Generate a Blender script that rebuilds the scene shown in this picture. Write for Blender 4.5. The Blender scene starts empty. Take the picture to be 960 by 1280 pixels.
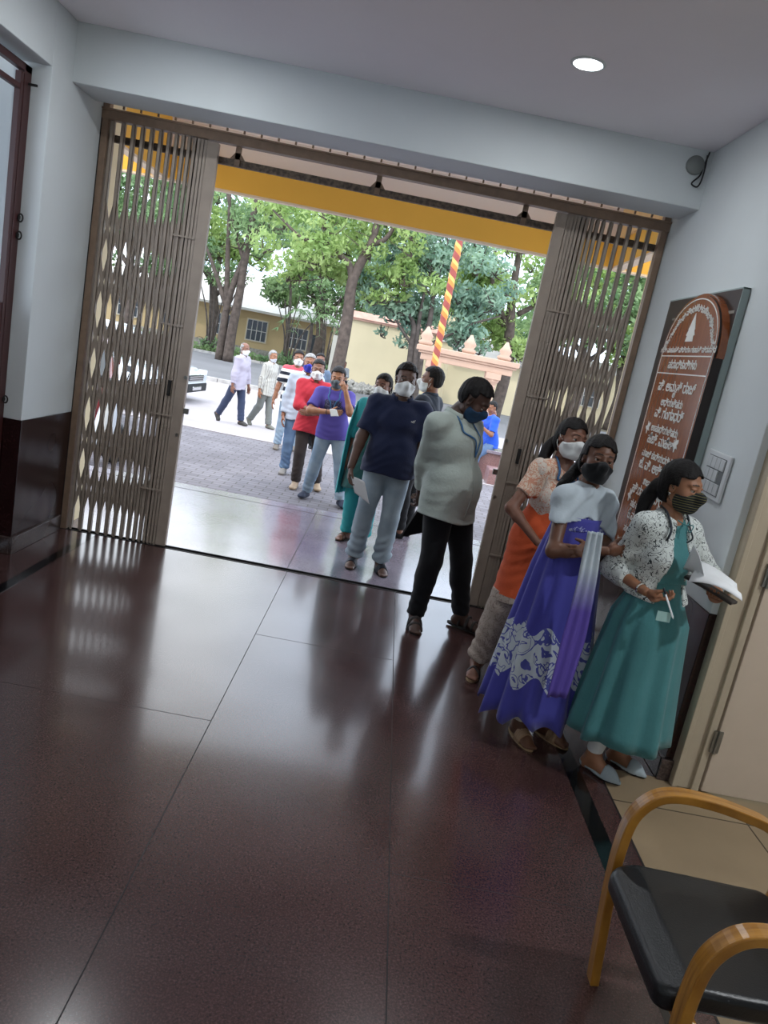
import bpy, math, random
import numpy as np
from mathutils import Vector, Matrix
random.seed(7)
SC = bpy.context.scene
COL = SC.collection
PI = math.pi
V = lambda *a: np.array(a, float)

# ------------------------------------------------------------------ materials
def lin(h):
    if isinstance(h, str):
        h = h.lstrip('#'); c = [int(h[i:i+2], 16)/255 for i in (0, 2, 4)]
    else: c = list(h)
    return tuple((x/12.92 if x <= .04045 else ((x+.055)/1.055)**2.4) for x in c) + (1.0,)

def new_mat(name):
    m = bpy.data.materials.new(name); m.use_nodes = True
    nt = m.node_tree
    b = nt.nodes['Principled BSDF']
    return m, nt, b

def mat(name, color, rough=.6, metal=0, var=0, vscale=8, bump=0, bscale=60, coat=0, sss=0, spec=.5, color2=None, sheen=0):
    m, nt, b = new_mat(name)
    c = lin(color)
    b.inputs['Base Color'].default_value = c
    b.inputs['Roughness'].default_value = rough
    b.inputs['Metallic'].default_value = metal
    b.inputs['Specular IOR Level'].default_value = spec
    if coat: b.inputs['Coat Weight'].default_value = coat; b.inputs['Coat Roughness'].default_value = .08
    if sss:
        b.inputs['Subsurface Weight'].default_value = sss
        b.inputs['Subsurface Radius'].default_value = (.02, .008, .004)
        b.inputs['Subsurface Scale'].default_value = .5
    if sheen: b.inputs['Sheen Weight'].default_value = sheen
    tc = nt.nodes.new('ShaderNodeTexCoord')
    if var or color2:
        n = nt.nodes.new('ShaderNodeTexNoise'); n.inputs['Scale'].default_value = vscale; n.inputs['Detail'].default_value = 5
        nt.links.new(tc.outputs['Object'], n.inputs['Vector'])
        mx = nt.nodes.new('ShaderNodeMix'); mx.data_type = 'RGBA'
        if color2: c2 = lin(color2); cA = c
        else:
            cA = tuple(min(1, x*(1+var)) for x in c[:3])+(1,); c2 = tuple(x*(1-var) for x in c[:3])+(1,)
        mx.inputs[6].default_value = cA; mx.inputs[7].default_value = c2
        r = nt.nodes.new('ShaderNodeMapRange'); r.inputs[1].default_value = .35; r.inputs[2].default_value = .65
        nt.links.new(n.outputs['Fac'], r.inputs[0]); nt.links.new(r.outputs[0], mx.inputs[0])
        nt.links.new(mx.outputs[2], b.inputs['Base Color'])
    if bump:
        n2 = nt.nodes.new('ShaderNodeTexNoise'); n2.inputs['Scale'].default_value = bscale; n2.inputs['Detail'].default_value = 4
        nt.links.new(tc.outputs['Object'], n2.inputs['Vector'])
        bp = nt.nodes.new('ShaderNodeBump'); bp.inputs['Strength'].default_value = bump; bp.inputs['Distance'].default_value = .01
        nt.links.new(n2.outputs['Fac'], bp.inputs['Height']); nt.links.new(bp.outputs['Normal'], b.inputs['Normal'])
    return m

def node(nt, typ, **kw):
    n = nt.nodes.new(typ)
    for k, v in kw.items():
        if k.startswith('i_'):
            key = k[2:]; key = int(key) if key.isdigit() else key.replace('_', ' ')
            n.inputs[key].default_value = v
        else: setattr(n, k, v)
    return n

def ramp(nt, fac, stops, interp='LINEAR'):
    r = nt.nodes.new('ShaderNodeValToRGB'); r.color_ramp.interpolation = interp
    els = r.color_ramp.elements
    while len(els) < len(stops): els.new(.5)
    for e, (p, c) in zip(els, stops): e.position = p; e.color = lin(c) if isinstance(c, (str, list)) else c
    nt.links.new(fac, r.inputs[0]); return r

# ------------------------------------------------------------------ mesh builder
class MB:
    def __init__(s): s.v = []; s.f = []; s.m = []; s.n = 0; s.uv = None
    def add(s, verts, faces, mi=0):
        verts = np.asarray(verts, float).reshape(-1, 3)
        s.v.append(verts)
        for f in faces: s.f.append(tuple(int(i)+s.n for i in f)); s.m.append(mi)
        s.n += len(verts); return s
    def box(s, a, b, mi=0, M=None):
        x0, y0, z0 = a; x1, y1, z1 = b
        vs = np.array([[x0,y0,z0],[x1,y0,z0],[x1,y1,z0],[x0,y1,z0],[x0,y0,z1],[x1,y0,z1],[x1,y1,z1],[x0,y1,z1]], float)
        if M is not None: vs = vs@np.array(M)[:3, :3].T+np.array(M)[:3, 3]
        return s.add(vs, [(0,3,2,1),(4,5,6,7),(0,1,5,4),(1,2,6,5),(2,3,7,6),(3,0,4,7)], mi)
    def bar(s, p, q, w, t, up=(0,1,0), mi=0):
        """rectangular bar from p to q, width w across, thickness t along up"""
        p = V(*p); q = V(*q); d = q-p; L = np.linalg.norm(d); d = d/L
        u = V(*up); u = u-d*u.dot(d); u /= np.linalg.norm(u); r = np.cross(d, u)
        vs = []
        for c in (p, q):
            for a, b in ((-1,-1),(1,-1),(1,1),(-1,1)): vs.append(c+r*a*w/2+u*b*t/2)
        return s.add(vs, [(0,3,2,1),(4,5,6,7),(0,1,5,4),(1,2,6,5),(2,3,7,6),(3,0,4,7)], mi)
    def tube(s, pts, rad, n=8, mi=0, cap=True, flat=None, smooth=0):
        pts = np.array(pts, float)
        if np.isscalar(rad): rad = [rad]*len(pts)
        rad = np.array(rad, float)
        if smooth: pts, rad = catmull(pts, rad, smooth)
        N = len(pts); T = np.gradient(pts, axis=0); T /= np.linalg.norm(T, axis=1)[:, None]+1e-9
        u = V(0, 0, 1) if abs(T[0][2]) < .9 else V(1, 0, 0)
        vs = []; 
        for i in range(N):
            u = u-T[i]*u.dot(T[i]); u /= np.linalg.norm(u)+1e-9; w = np.cross(T[i], u)
            for k in range(n):
                a = 2*PI*k/n
                vs.append(pts[i]+rad[i]*(math.cos(a)*u*(flat or 1)+math.sin(a)*w))
        fs = [(i*n+k, i*n+(k+1)%n, (i+1)*n+(k+1)%n, (i+1)*n+k) for i in range(N-1) for k in range(n)]
        if cap: fs += [tuple(range(n-1, -1, -1)), tuple((N-1)*n+k for k in range(n))]
        return s.add(vs, fs, mi)
    def lathe(s, prof, c=(0,0,0), n=24, mi=0, axis='z', cap=True):
        vs = []; c = V(*c)
        for r, h in prof:
            for k in range(n):
                a = 2*PI*k/n; p = (r*math.cos(a), r*math.sin(a), h)
                if axis == 'y': p = (p[0], p[2], -p[1])
                if axis == 'x': p = (p[2], p[0], p[1])
                vs.append(c+V(*p))
        N = len(prof)
        fs = [(i*n+k, i*n+(k+1)%n, (i+1)*n+(k+1)%n, (i+1)*n+k) for i in range(N-1) for k in range(n)]
        if cap: fs += [tuple(range(n-1, -1, -1)), tuple((N-1)*n+k for k in range(n))]
        return s.add(vs, fs, mi)
    def prism(s, poly, h0, h1, axis='z', mi=0):
        """poly: 2-D outline; extruded along axis between h0 and h1"""
        def P(a, b, h): return {'z': (a, b, h), 'x': (h, a, b), 'y': (a, h, b)}[axis]
        n = len(poly)
        vs = [P(a, b, h0) for a, b in poly]+[P(a, b, h1) for a, b in poly]
        fs = [tuple(range(n-1, -1, -1)), tuple(range(n, 2*n))]+[(i, (i+1) % n, n+(i+1) % n, n+i) for i in range(n)]
        return s.add(vs, fs, mi)
    def build(s, name, mats, parent=None, smooth=False, bevel=0, loc=None, fixn=True):
        me = bpy.data.meshes.new(name)
        vs = np.concatenate(s.v) if s.v else np.zeros((0, 3))
        me.from_pydata(vs.tolist(), [], s.f)
        if not isinstance(mats, (list, tuple)): mats = [mats]
        for m in mats: me.materials.append(m)
        me.polygons.foreach_set('material_index', s.m)
        if smooth: me.polygons.foreach_set('use_smooth', [True]*len(s.f))
        me.update()
        if fixn and len(s.f) < 60000:
            import bmesh
            bm = bmesh.new(); bm.from_mesh(me); bmesh.ops.recalc_face_normals(bm, faces=bm.faces); bm.to_mesh(me); bm.free()
        o = bpy.data.objects.new(name, me); COL.objects.link(o)
        if loc is not None: o.location = loc
        if parent is not None: o.parent = parent
        if bevel:
            b = o.modifiers.new('bevel', 'BEVEL'); b.width = bevel; b.segments = 2; b.limit_method = 'ANGLE'; b.angle_limit = .6
        return o

def catmull(P, R, sub):
    P = np.asarray(P, float); R = np.asarray(R, float); n = len(P)
    Q = np.vstack([2*P[0]-P[1], P, 2*P[-1]-P[-2]]); out = []; ro = []
    for i in range(n-1):
        p0, p1, p2, p3 = Q[i:i+4]
        for k in range(sub):
            t = k/sub
            out.append(.5*((2*p1)+(-p0+p2)*t+(2*p0-5*p1+4*p2-p3)*t*t+(-p0+3*p1-3*p2+p3)*t**3)); ro.append(R[i]*(1-t)+R[i+1]*t)
    out.append(P[-1]); ro.append(R[-1])
    return np.array(out), np.array(ro)

def tag(o, label=None, cat=None, group=None, kind=None):
    if label: o['label'] = label
    if cat: o['category'] = cat
    if group: o['group'] = group
    if kind: o['kind'] = kind
    return o
def empty(name, loc=(0,0,0), rz=0, label=None, cat=None, group=None):
    o = bpy.data.objects.new(name, None); COL.objects.link(o); o.location = loc; o.rotation_euler = (0, 0, rz)
    o.empty_display_size = .1
    return tag(o, label, cat, group)
def struct(o, label=None, cat=None):
    o['kind'] = 'structure'
    if label: o['label'] = label
    if cat: o['category'] = cat
    return o
def copy_tree(o, parent=None):
    c = o.copy(); COL.objects.link(c); c.parent = parent
    for ch in [x for x in bpy.data.objects if x.parent == o]: copy_tree(ch, c)
    return c

# ------------------------------------------------------------------ implicit surfaces
def nrm(v): v = np.asarray(v, float); return v/(np.linalg.norm(v)+1e-12)
class SDF:
    """smooth union of tapered limbs and ellipsoids, meshed with surface nets"""
    def __init__(s): s.p = []
    def cone(s, a, b, ra, rb, k=.02, cut=None, op='u'):
        s.p.append(('c', np.array(a, float), np.array(b, float), ra, rb, k, cut, op)); return s
    def chain(s, pts, rad, k=.02, op='u'):
        for i in range(len(pts)-1): s.cone(pts[i], pts[i+1], rad[i], rad[i+1], k, None, op)
        return s
    def ell(s, c, r, R=None, k=.02, op='u'):
        s.p.append(('e', np.array(c, float), np.array(r, float), None if R is None else np.array(R, float), k, op)); return s
    def bounds(s):
        lo = np.full(3, 1e9); hi = -lo
        for q in s.p:
            if q[-1] != 'u': continue
            if q[0] == 'c':
                r = max(q[3], q[4]); lo = np.minimum(lo, np.minimum(q[1], q[2])-r); hi = np.maximum(hi, np.maximum(q[1], q[2])+r)
            else:
                r = q[2].max() if q[3] is not None else q[2]; lo = np.minimum(lo, q[1]-r); hi = np.maximum(hi, q[1]+r)
        return lo, hi
    def field(s, h, pad=.03, post=None):
        lo, hi = s.bounds(); lo = lo-pad; hi = hi+pad
        n = np.ceil((hi-lo)/h).astype(int)+1
        F = np.full(n, .08, np.float32)
        ax = [lo[i]+h*np.arange(n[i]) for i in range(3)]
        for q in s.p:
            if q[0] == 'c':
                r = max(q[3], q[4]); a = np.minimum(q[1], q[2])-r; b = np.maximum(q[1], q[2])+r
            else:
                r = q[2].max() if q[3] is not None else q[2]; a = q[1]-r; b = q[1]+r
            m = .05
            i0 = np.maximum(0, np.floor((a-m-lo)/h).astype(int)); i1 = np.minimum(n, np.ceil((b+m-lo)/h).astype(int)+1)
            if (i1 <= i0).any(): continue
            sl = tuple(slice(i0[i], i1[i]) for i in range(3))
            X = ax[0][sl[0]][:, None, None]; Y = ax[1][sl[1]][None, :, None]; Z = ax[2][sl[2]][None, None, :]
            if q[0] == 'c':
                _, A, B, ra, rb, k, cut, op = q
                d = B-A; L2 = d.dot(d)+1e-12
                t = ((X-A[0])*d[0]+(Y-A[1])*d[1]+(Z-A[2])*d[2])/L2
                tc = np.clip(t, 0, 1)
                D = np.sqrt((X-A[0]-tc*d[0])**2+(Y-A[1]-tc*d[1])**2+(Z-A[2]-tc*d[2])**2)-(ra+(rb-ra)*tc)
                if cut: D = np.maximum(D, (t-1)*math.sqrt(L2))
            else:
                _, c, r, R, k, op = q
                x, y, z = X-c[0], Y-c[1], Z-c[2]
                if R is not None:
                    x, y, z = [R[0][i]*x+R[1][i]*y+R[2][i]*z for i in range(3)]
                k0 = np.sqrt((x/r[0])**2+(y/r[1])**2+(z/r[2])**2); k1 = np.sqrt((x/r[0]**2)**2+(y/r[1]**2)**2+(z/r[2]**2)**2)
                D = k0*(k0-1)/(k1+1e-9)
                D = np.where(k0 < .2, -r.min()*.8, D)
            f = F[sl]
            if op == 'u':
                g = np.maximum(k-np.abs(f-D), 0)/max(k, 1e-6); F[sl] = np.minimum(f, D)-g*g*k*.25
            elif op == 's':
                D = -D; g = np.maximum(k-np.abs(f-D), 0)/max(k, 1e-6); F[sl] = np.maximum(f, D)+g*g*k*.25
        if post is not None:
            X = ax[0][:, None, None]; Y = ax[1][None, :, None]; Z = ax[2][None, None, :]
            F = post(F, X, Y, Z)
        return F, lo
    def mesh(s, h, post=None):
        F, lo = s.field(h, post=post)
        return surface_nets(F, lo, h)

def surface_nets(F, lo, h):
    F = F.copy(); F[0] = F[-1] = .1; F[:, 0] = F[:, -1] = .1; F[:, :, 0] = F[:, :, -1] = .1
    F = np.where(np.abs(F) < 1e-6, 1e-6, F)
    S = F < 0
    nx, ny, nz = F.shape
    c = np.zeros((nx-1, ny-1, nz-1), np.int8)
    for dx in (0, 1):
        for dy in (0, 1):
            for dz in (0, 1): c += S[dx:nx-1+dx, dy:ny-1+dy, dz:nz-1+dz]
    act = (c > 0) & (c < 8)
    I = np.argwhere(act)
    idx = -np.ones(act.shape, np.int64); idx[act] = np.arange(len(I))
    acc = np.zeros((len(I), 3)); cnt = np.zeros(len(I))
    corners = [(a, b, d) for a in (0, 1) for b in (0, 1) for d in (0, 1)]
    for i, p in enumerate(corners):
        for q in corners[i+1:]:
            if sum(abs(p[k]-q[k]) for k in range(3)) != 1: continue
            fa = F[I[:, 0]+p[0], I[:, 1]+p[1], I[:, 2]+p[2]]; fb = F[I[:, 0]+q[0], I[:, 1]+q[1], I[:, 2]+q[2]]
            mk = (fa < 0) != (fb < 0)
            t = np.where(mk, fa/(fa-fb+1e-12), 0)
            pos = np.array(p)[None]+t[:, None]*(np.array(q)-np.array(p))[None]
            acc += pos*mk[:, None]; cnt += mk
    vs = lo+(I+acc/cnt[:, None])*h
    quads = []
    for ax in range(3):
        sl0 = [slice(None)]*3; sl1 = [slice(None)]*3; sl0[ax] = slice(0, -1); sl1[ax] = slice(1, None)
        A = S[tuple(sl0)]; B = S[tuple(sl1)]
        E = np.argwhere(A != B)
        u, w = [(1, 2), (2, 0), (0, 1)][ax]
        E = E[(E[:, u] > 0) & (E[:, w] > 0) & (E[:, u] < F.shape[u]-1) & (E[:, w] < F.shape[w]-1)]
        ins = S[E[:, 0], E[:, 1], E[:, 2]]
        def g(du, dw):
            e = E.copy(); e[:, u] += du; e[:, w] += dw; return idx[e[:, 0], e[:, 1], e[:, 2]]
        q = np.stack([g(-1, -1), g(0, -1), g(0, 0), g(-1, 0)], 1)
        q[~ins] = q[~ins][:, ::-1]
        quads.append(q)
    return vs, np.concatenate(quads)

def mesh_obj(name, parts, mats, parent=None, midx=None):
    """parts: list of (verts, quads); midx(verts centre array)->material index"""
    vs = np.concatenate([p[0] for p in parts]); off = 0; fs = []
    for p in parts: fs.append(p[1]+off); off += len(p[0])
    fs = np.concatenate(fs)
    me = bpy.data.meshes.new(name)
    me.vertices.add(len(vs)); me.vertices.foreach_set('co', vs.astype(np.float32).ravel())
    me.loops.add(len(fs)*4); me.loops.foreach_set('vertex_index', fs.astype(np.int32).ravel())
    me.polygons.add(len(fs)); me.polygons.foreach_set('loop_start', np.arange(0, len(fs)*4, 4, dtype=np.int32))
    me.polygons.foreach_set('use_smooth', np.ones(len(fs), bool))
    if not isinstance(mats, (list, tuple)): mats = [mats]
    for m in mats: me.materials.append(m)
    if midx is not None:
        cen = vs[fs].mean(1); me.polygons.foreach_set('material_index', midx(cen).astype(np.int32))
    me.update(calc_edges=True); me.validate()
    o = bpy.data.objects.new(name, me); COL.objects.link(o)
    if parent is not None: o.parent = parent
    return o
def wrinkle(X, Y, Z, s=1.0, seed=0):
    a = seed*1.7
    w = .6*np.sin(9*s*X+6*s*Z+a)+.6*np.sin(8*s*Y-7*s*Z+2*a)
    return (np.sin(26*s*Z+3*w+7*s*X+a)+.7*np.sin(34*s*X+2.5*w-11*s*Z+1.3*a)*np.cos(21*s*Y+a)+.5*np.sin(55*s*Z+4*w+17*s*Y))/2.2
# ------------------------------------------------------------------ the room
XL, XR, ZC, YG = -2.25, 1.64, 3.27, 5.40
def granite(name, base, dark, light, rough=.12, scale=1.0, coat=.3, blot='#2a1a1b', spec=.5):
    m, nt, b = new_mat(name)
    tc = node(nt, 'ShaderNodeTexCoord')
    n1 = node(nt, 'ShaderNodeTexNoise', i_Scale=90*scale, i_Detail=6.0, i_Roughness=.75)
    v = node(nt, 'ShaderNodeTexVoronoi', i_Scale=140*scale)
    n2 = node(nt, 'ShaderNodeTexNoise', i_Scale=1.6, i_Detail=4.0)
    n3 = node(nt, 'ShaderNodeTexNoise', i_Scale=2.6, i_Detail=0.0)
    for n in (n1, v, n2, n3): nt.links.new(tc.outputs['Object'], n.inputs['Vector'])
    r1 = ramp(nt, n1.outputs['Fac'], [(.36, dark), (.52, base), (.72, light)])
    r2 = ramp(nt, v.outputs['Color'], [(.0, '#555555'), (.5, '#bbbbbb'), (.93, '#d8d0d0'), (1, '#ffffff')])
    mx = node(nt, 'ShaderNodeMix', data_type='RGBA', blend_type='MULTIPLY'); mx.inputs[0].default_value = .55
    nt.links.new(r1.outputs[0], mx.inputs[6]); nt.links.new(r2.outputs[0], mx.inputs[7])
    mx2 = node(nt, 'ShaderNodeMix', data_type='RGBA', blend_type='MULTIPLY')
    r3 = ramp(nt, n2.outputs['Fac'], [(.35, '#d9d0d0'), (.65, '#ffffff')])
    mx2.inputs[0].default_value = .8
    nt.links.new(mx.outputs[2], mx2.inputs[6]); nt.links.new(r3.outputs[0], mx2.inputs[7])
    nt.links.new(mx2.outputs[2], b.inputs['Base Color'])
    rr = node(nt, 'ShaderNodeMapRange'); rr.inputs[1].default_value = .3; rr.inputs[2].default_value = .7
    rr.inputs[3].default_value = rough*.75; rr.inputs[4].default_value = rough*1.5
    rr.inputs[3].default_value = rough*.9; rr.inputs[4].default_value = rough*1.15; nt.links.new(n3.outputs['Fac'], rr.inputs[0]); nt.links.new(rr.outputs[0], b.inputs['Roughness'])
    b.inputs['Specular IOR Level'].default_value = spec
    b.inputs['Coat Weight'].default_value = coat; b.inputs['Coat Roughness'].default_value = rough*.5
    # slow waviness of the polish breaks up the reflections
    n4 = node(nt, 'ShaderNodeTexNoise', i_Scale=5.0, i_Detail=1.0)
    bp = node(nt, 'ShaderNodeBump', i_Strength=.010, i_Distance=.02)
    nt.links.new(tc.outputs['Object'], n4.inputs['Vector'])
    nt.links.new(n4.outputs['Fac'], bp.inputs['Height']); 
    return m
M_granite = granite('polished_red_granite', '#5c413f', '#3e2d2c', '#7e6260', rough=.21, coat=.38, scale=1.6)
M_gran_dark = granite('black_granite', '#15181b', '#0a0c0e', '#262c30', rough=.14)
M_gran_porch = granite('porch_pink_granite', '#a59ba8', '#807684', '#bfb7c2', rough=.22, coat=.6, scale=1.5)
M_dado = granite('maroon_dado_granite', '#361c1e', '#241214', '#4c2a2a', rough=.25, coat=.15)
M_skirt = granite('grey_brown_skirting', '#5a4c49', '#423735', '#776863', rough=.25)
M_joint = mat('dark_joint', '#1b1617', .6)
M_wall = mat('painted_wall', '#d2d8d9', .75, var=.02, vscale=2, bump=.06, bscale=25)
M_ceil = mat('ceiling_paint', '#fbf6fa', .85, var=.015, vscale=2)
M_wall_light = mat('white_wall_paint', '#ccd1cf', .75)
M_gate = mat('brown_grey_gate_paint', '#a5978a', .42, var=.06, vscale=10, bump=.05, spec=.4)
M_gate_rail = mat('brown_gate_rail', '#866f5c', .5, var=.1, vscale=20)
M_gate_edge = mat('black_rubber', '#1c1a19', .7)
M_rust = mat('dirty_steel', '#4a4038', .7, color2='#7a6a5a', vscale=40)
M_maroon = mat('maroon_steel_paint', '#3f1a1a', .4)
M_tile = mat('beige_floor_tile', '#8f7c62', .45, var=.07, vscale=3)
M_tile_j = mat('tile_joint', '#4c4030', .8)
M_door = mat('cream_door_paint', '#c4b3a0', .45, var=.02)
M_dframe = mat('cream_frame_paint', '#b3a58f', .45, var=.03)
M_steel = mat('dull_steel', '#8c8c88', .35, metal=.9)
M_yellow = mat('yellow_paint', '#f4c052', .7, var=.03, vscale=1.5)
M_yellow_pale = mat('pale_yellow_paint', '#e6c38a', .7)
M_soffit = mat('pale_soffit_paint', '#e6d6c4', .8)
M_pceil = mat('porch_ceiling_paint', '#f7ece9', .8)

def bx(name, a, b, m, parent=None, bevel=0):
    return MB().box(a, b).build(name, m, parent, bevel=bevel)

# floor
struct(bx('floor', (XL-2.5, -3.5, -.12), (1.32, YG-.03, 0), M_granite))
struct(bx('floor_passage', (1.32, -3.5, -.12), (4.2, 3.30, -.0005), M_tile)); bpy.data.objects['floor_passage'].name = 'floor.001'
struct(bx('floor', (1.32, 3.30, -.12), (XR+.3, YG-.03, 0), M_granite))
n_ = [0]
def trim(mb_or_a, b=None, m=None):
    n_[0] += 1
    o = bx('trim_%d' % n_[0], mb_or_a, b, m) if b is not None else mb_or_a
    return struct(o)
trim((1.145, -3.5, -.01), (1.222, YG-.03, .0012), M_gran_dark)
trim((-2.03, -3.5, -.01), (-1.965, YG-.03, .0012), M_gran_dark)
trim((1.318, -3.5, -.01), (1.326, 3.3, .0014), M_joint)
for x in (-.515, .310): trim((x-.002, -3.5, -.01), (x+.002, YG-.03, .0008), M_joint)
for x0, x1, y in ((-2.0, -.515, 3.05), (-.515, .31, 1.1), (.31, 1.145, 2.27), (-.515, .31, 4.1), (1.222, 1.32, 3.05)): trim((x0, y-.0012, -.01), (x1, y+.0012, .0006), M_joint)
for y in (3.02, 2.4, 1.8): trim((1.326, y-.003, -.01), (4.0, y+.003, .0006), M_tile_j)
for x in (1.95, 2.55): trim((x-.003, 1.0, -.01), (x+.003, 3.2, .0007), M_tile_j)
# threshold channel
th = MB(); th.box((XL, YG-.03, -.12), (XR, YG+.05, -.012)); th.box((XL, YG-.032, -.02), (XR, YG-.022, .003)); th.box((XL, YG+.03, -.02), (XR, YG+.04, .003))
trim(th.build('trim_x', M_gate_edge)); bpy.data.objects['trim_x'].name = 'trim_0'
# ceiling
struct(bx('ceiling', (XL-2.5, -3.5, ZC), (4.2, 4.9, ZC+.2), M_ceil))
be = MB(); be.box((XL-.3, 4.9, 2.935), (XR+.3, 5.25, ZC+.2))
o = be.build('ceiling_beam', M_wall, bevel=.006); struct(o); o.name = 'wall_back_beam'
o.name = 'wall_front'
# left wall: a pier between the gate and the side opening
def wallbox(name, a, b, m=M_wall): return struct(bx(name, a, b, m, bevel=.004))
wallbox('wall_left', (XL-.22, 4.64, .88), (XL, 5.44, ZC))
struct(bx('wall_left', (XL-.218, 4.642, 0), (XL+.003, 5.44, .88), M_dado, bevel=.003))
wallbox('wall_left', (XL-.22, 2.6, 2.93), (XL, 4.64, ZC))
wallbox('wall_left', (XL-.22, -3.5, 0), (XL, 2.6, ZC))
# skirting of the pier
sk = MB(); sk.box((XL, 4.62, 0), (XL+.022, 5.33, .115)); sk.box((XL-.2, 4.62, 0), (XL, 4.642, .115)); struct(sk.build('baseboard_left', M_skirt, bevel=.004))
# passage beyond the left opening
wallbox('wall_left_far', (XL-2.5, 2.0, 0), (XL-2.42, 5.28, ZC))
wallbox('wall_left_end', (XL-2.45, 5.1, 1.45), (XL-.2, 5.28, ZC))
struct(bx('wall_left_end', (XL-2.45, 5.098, 0), (XL-.2, 5.28, 1.45), M_dado))
wallbox('wall_left_end', (XL-2.5, -3.5, 0), (XL-.2, -3.3, ZC))
# right wall
wallbox('wall_right', (XR, 3.30, .86), (XR+.25, 5.44, ZC))
struct(bx('wall_right', (XR-.003, 3.296, 0), (XR+.25, 5.44, .86), M_dado, bevel=.003))
sk = MB(); sk.box((XR-.026, 3.28, 0), (XR, 5.33, .11)); sk.box((XR-.026, 3.274, 0), (XR+.035, 3.298, .11)); struct(sk.build('baseboard_right', M_skirt, bevel=.004))
wallbox('wall_right_end', (XR+.02, 3.298, 0), (XR+.05, 3.33, .02))
bpy.data.objects['wall_right_end'].data.materials[0] = M_wall_light
wallbox('wall_right_end', (XR+.0, 3.31, 2.12), (4.2, 3.5, ZC))
wallbox('wall_right_end', (2.78, 3.26, 0), (4.2, 3.5, 2.12))
wallbox('wall_right_far', (4.1, -3.5, 0), (4.2, 3.5, ZC))
wallbox('wall_back', (XL-.2, -3.6, 0), (4.2, -3.45, ZC))
# door and frame in the wall end on the right
d = empty('door_1', (1.81, 3.24, 0)); struct(d, 'cream flush door standing behind the armchair', None)
bx('door_panel', (0, -.02, .012), (.88, .02, 2.04), M_door, d, bevel=.004)
hg = MB()
for z in (.22, 1.05, 1.85): hg.box((-.022, -.028, z), (.018, -.018, z+.11)); hg.lathe([(.006, z-.003), (.006, z+.113)], (-.003, -.030, 0), 10)
hg.build('hinge', M_steel, d)
bx('sticker', (.20, -.0215, 1.20), (.215, -.02, 1.212), mat('red_sticker', '#a03028', .6), d)
h = MB().lathe([(.012, 0), (.012, .03), (.026, .04), (.026, .07), (.012, .08)], (.82, -.02, 1.0), 16, axis='y'); h.build('door_handle', M_steel, d, smooth=True)
f = MB(); f.box((1.675, 3.245, 0), (1.80, 3.33, 2.12)); f.box((1.675, 3.235, 0), (1.70, 3.25, 2.12)); f.box((1.765, 3.225, 0), (1.80, 3.25, 2.10)); f.box((2.70, 3.235, 0), (2.80, 3.33, 2.12)); f.box((1.675, 3.235, 2.05), (2.80, 3.33, 2.12))
trim(f.build('trim_90', M_dframe, bevel=.004))

# maroon steel door frame in the left opening
t = empty('steel_door', (-2.38, 4.60, 0)); struct(t); t.name = 'door_2'
fr = MB(); fr.box((-.02, -.04, 0), (.02, .035, 2.90)); fr.box((-.02, -1.9, 2.86), (.02, .035, 2.90)); fr.box((-.015, -1.9, 2.755), (.015, -.03, 2.785)); fr.box((-.018, -.075, 0), (.018, -.045, 2.85))
fr.build('door_frame', M_maroon, t, bevel=.003)
bx('door_panel', (-.012, -1.9, .02), (.012, -.075, 1.58), M_maroon, t)
for z in (1.0, 1.98, 2.08):
    r = MB(); P = [(.02, -.02+.02*math.cos(a), z+.022*math.sin(a)) for a in np.linspace(0, 2*PI, 13)]; P = [(.035+.014*math.cos(a), .01, z+.022*math.sin(a)) for a in np.linspace(0, 2*PI, 13)]
    r.tube(P, .005, 6); r.box((.015, .0, z-.01), (.03, .02, z+.01)); r.build('latch_ring', M_gate_edge, t)
b_ = MB().box((.02, .0, 2.80), (.07, .012, 2.812)); b_.build('bolt', M_gate_edge, t)

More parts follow.
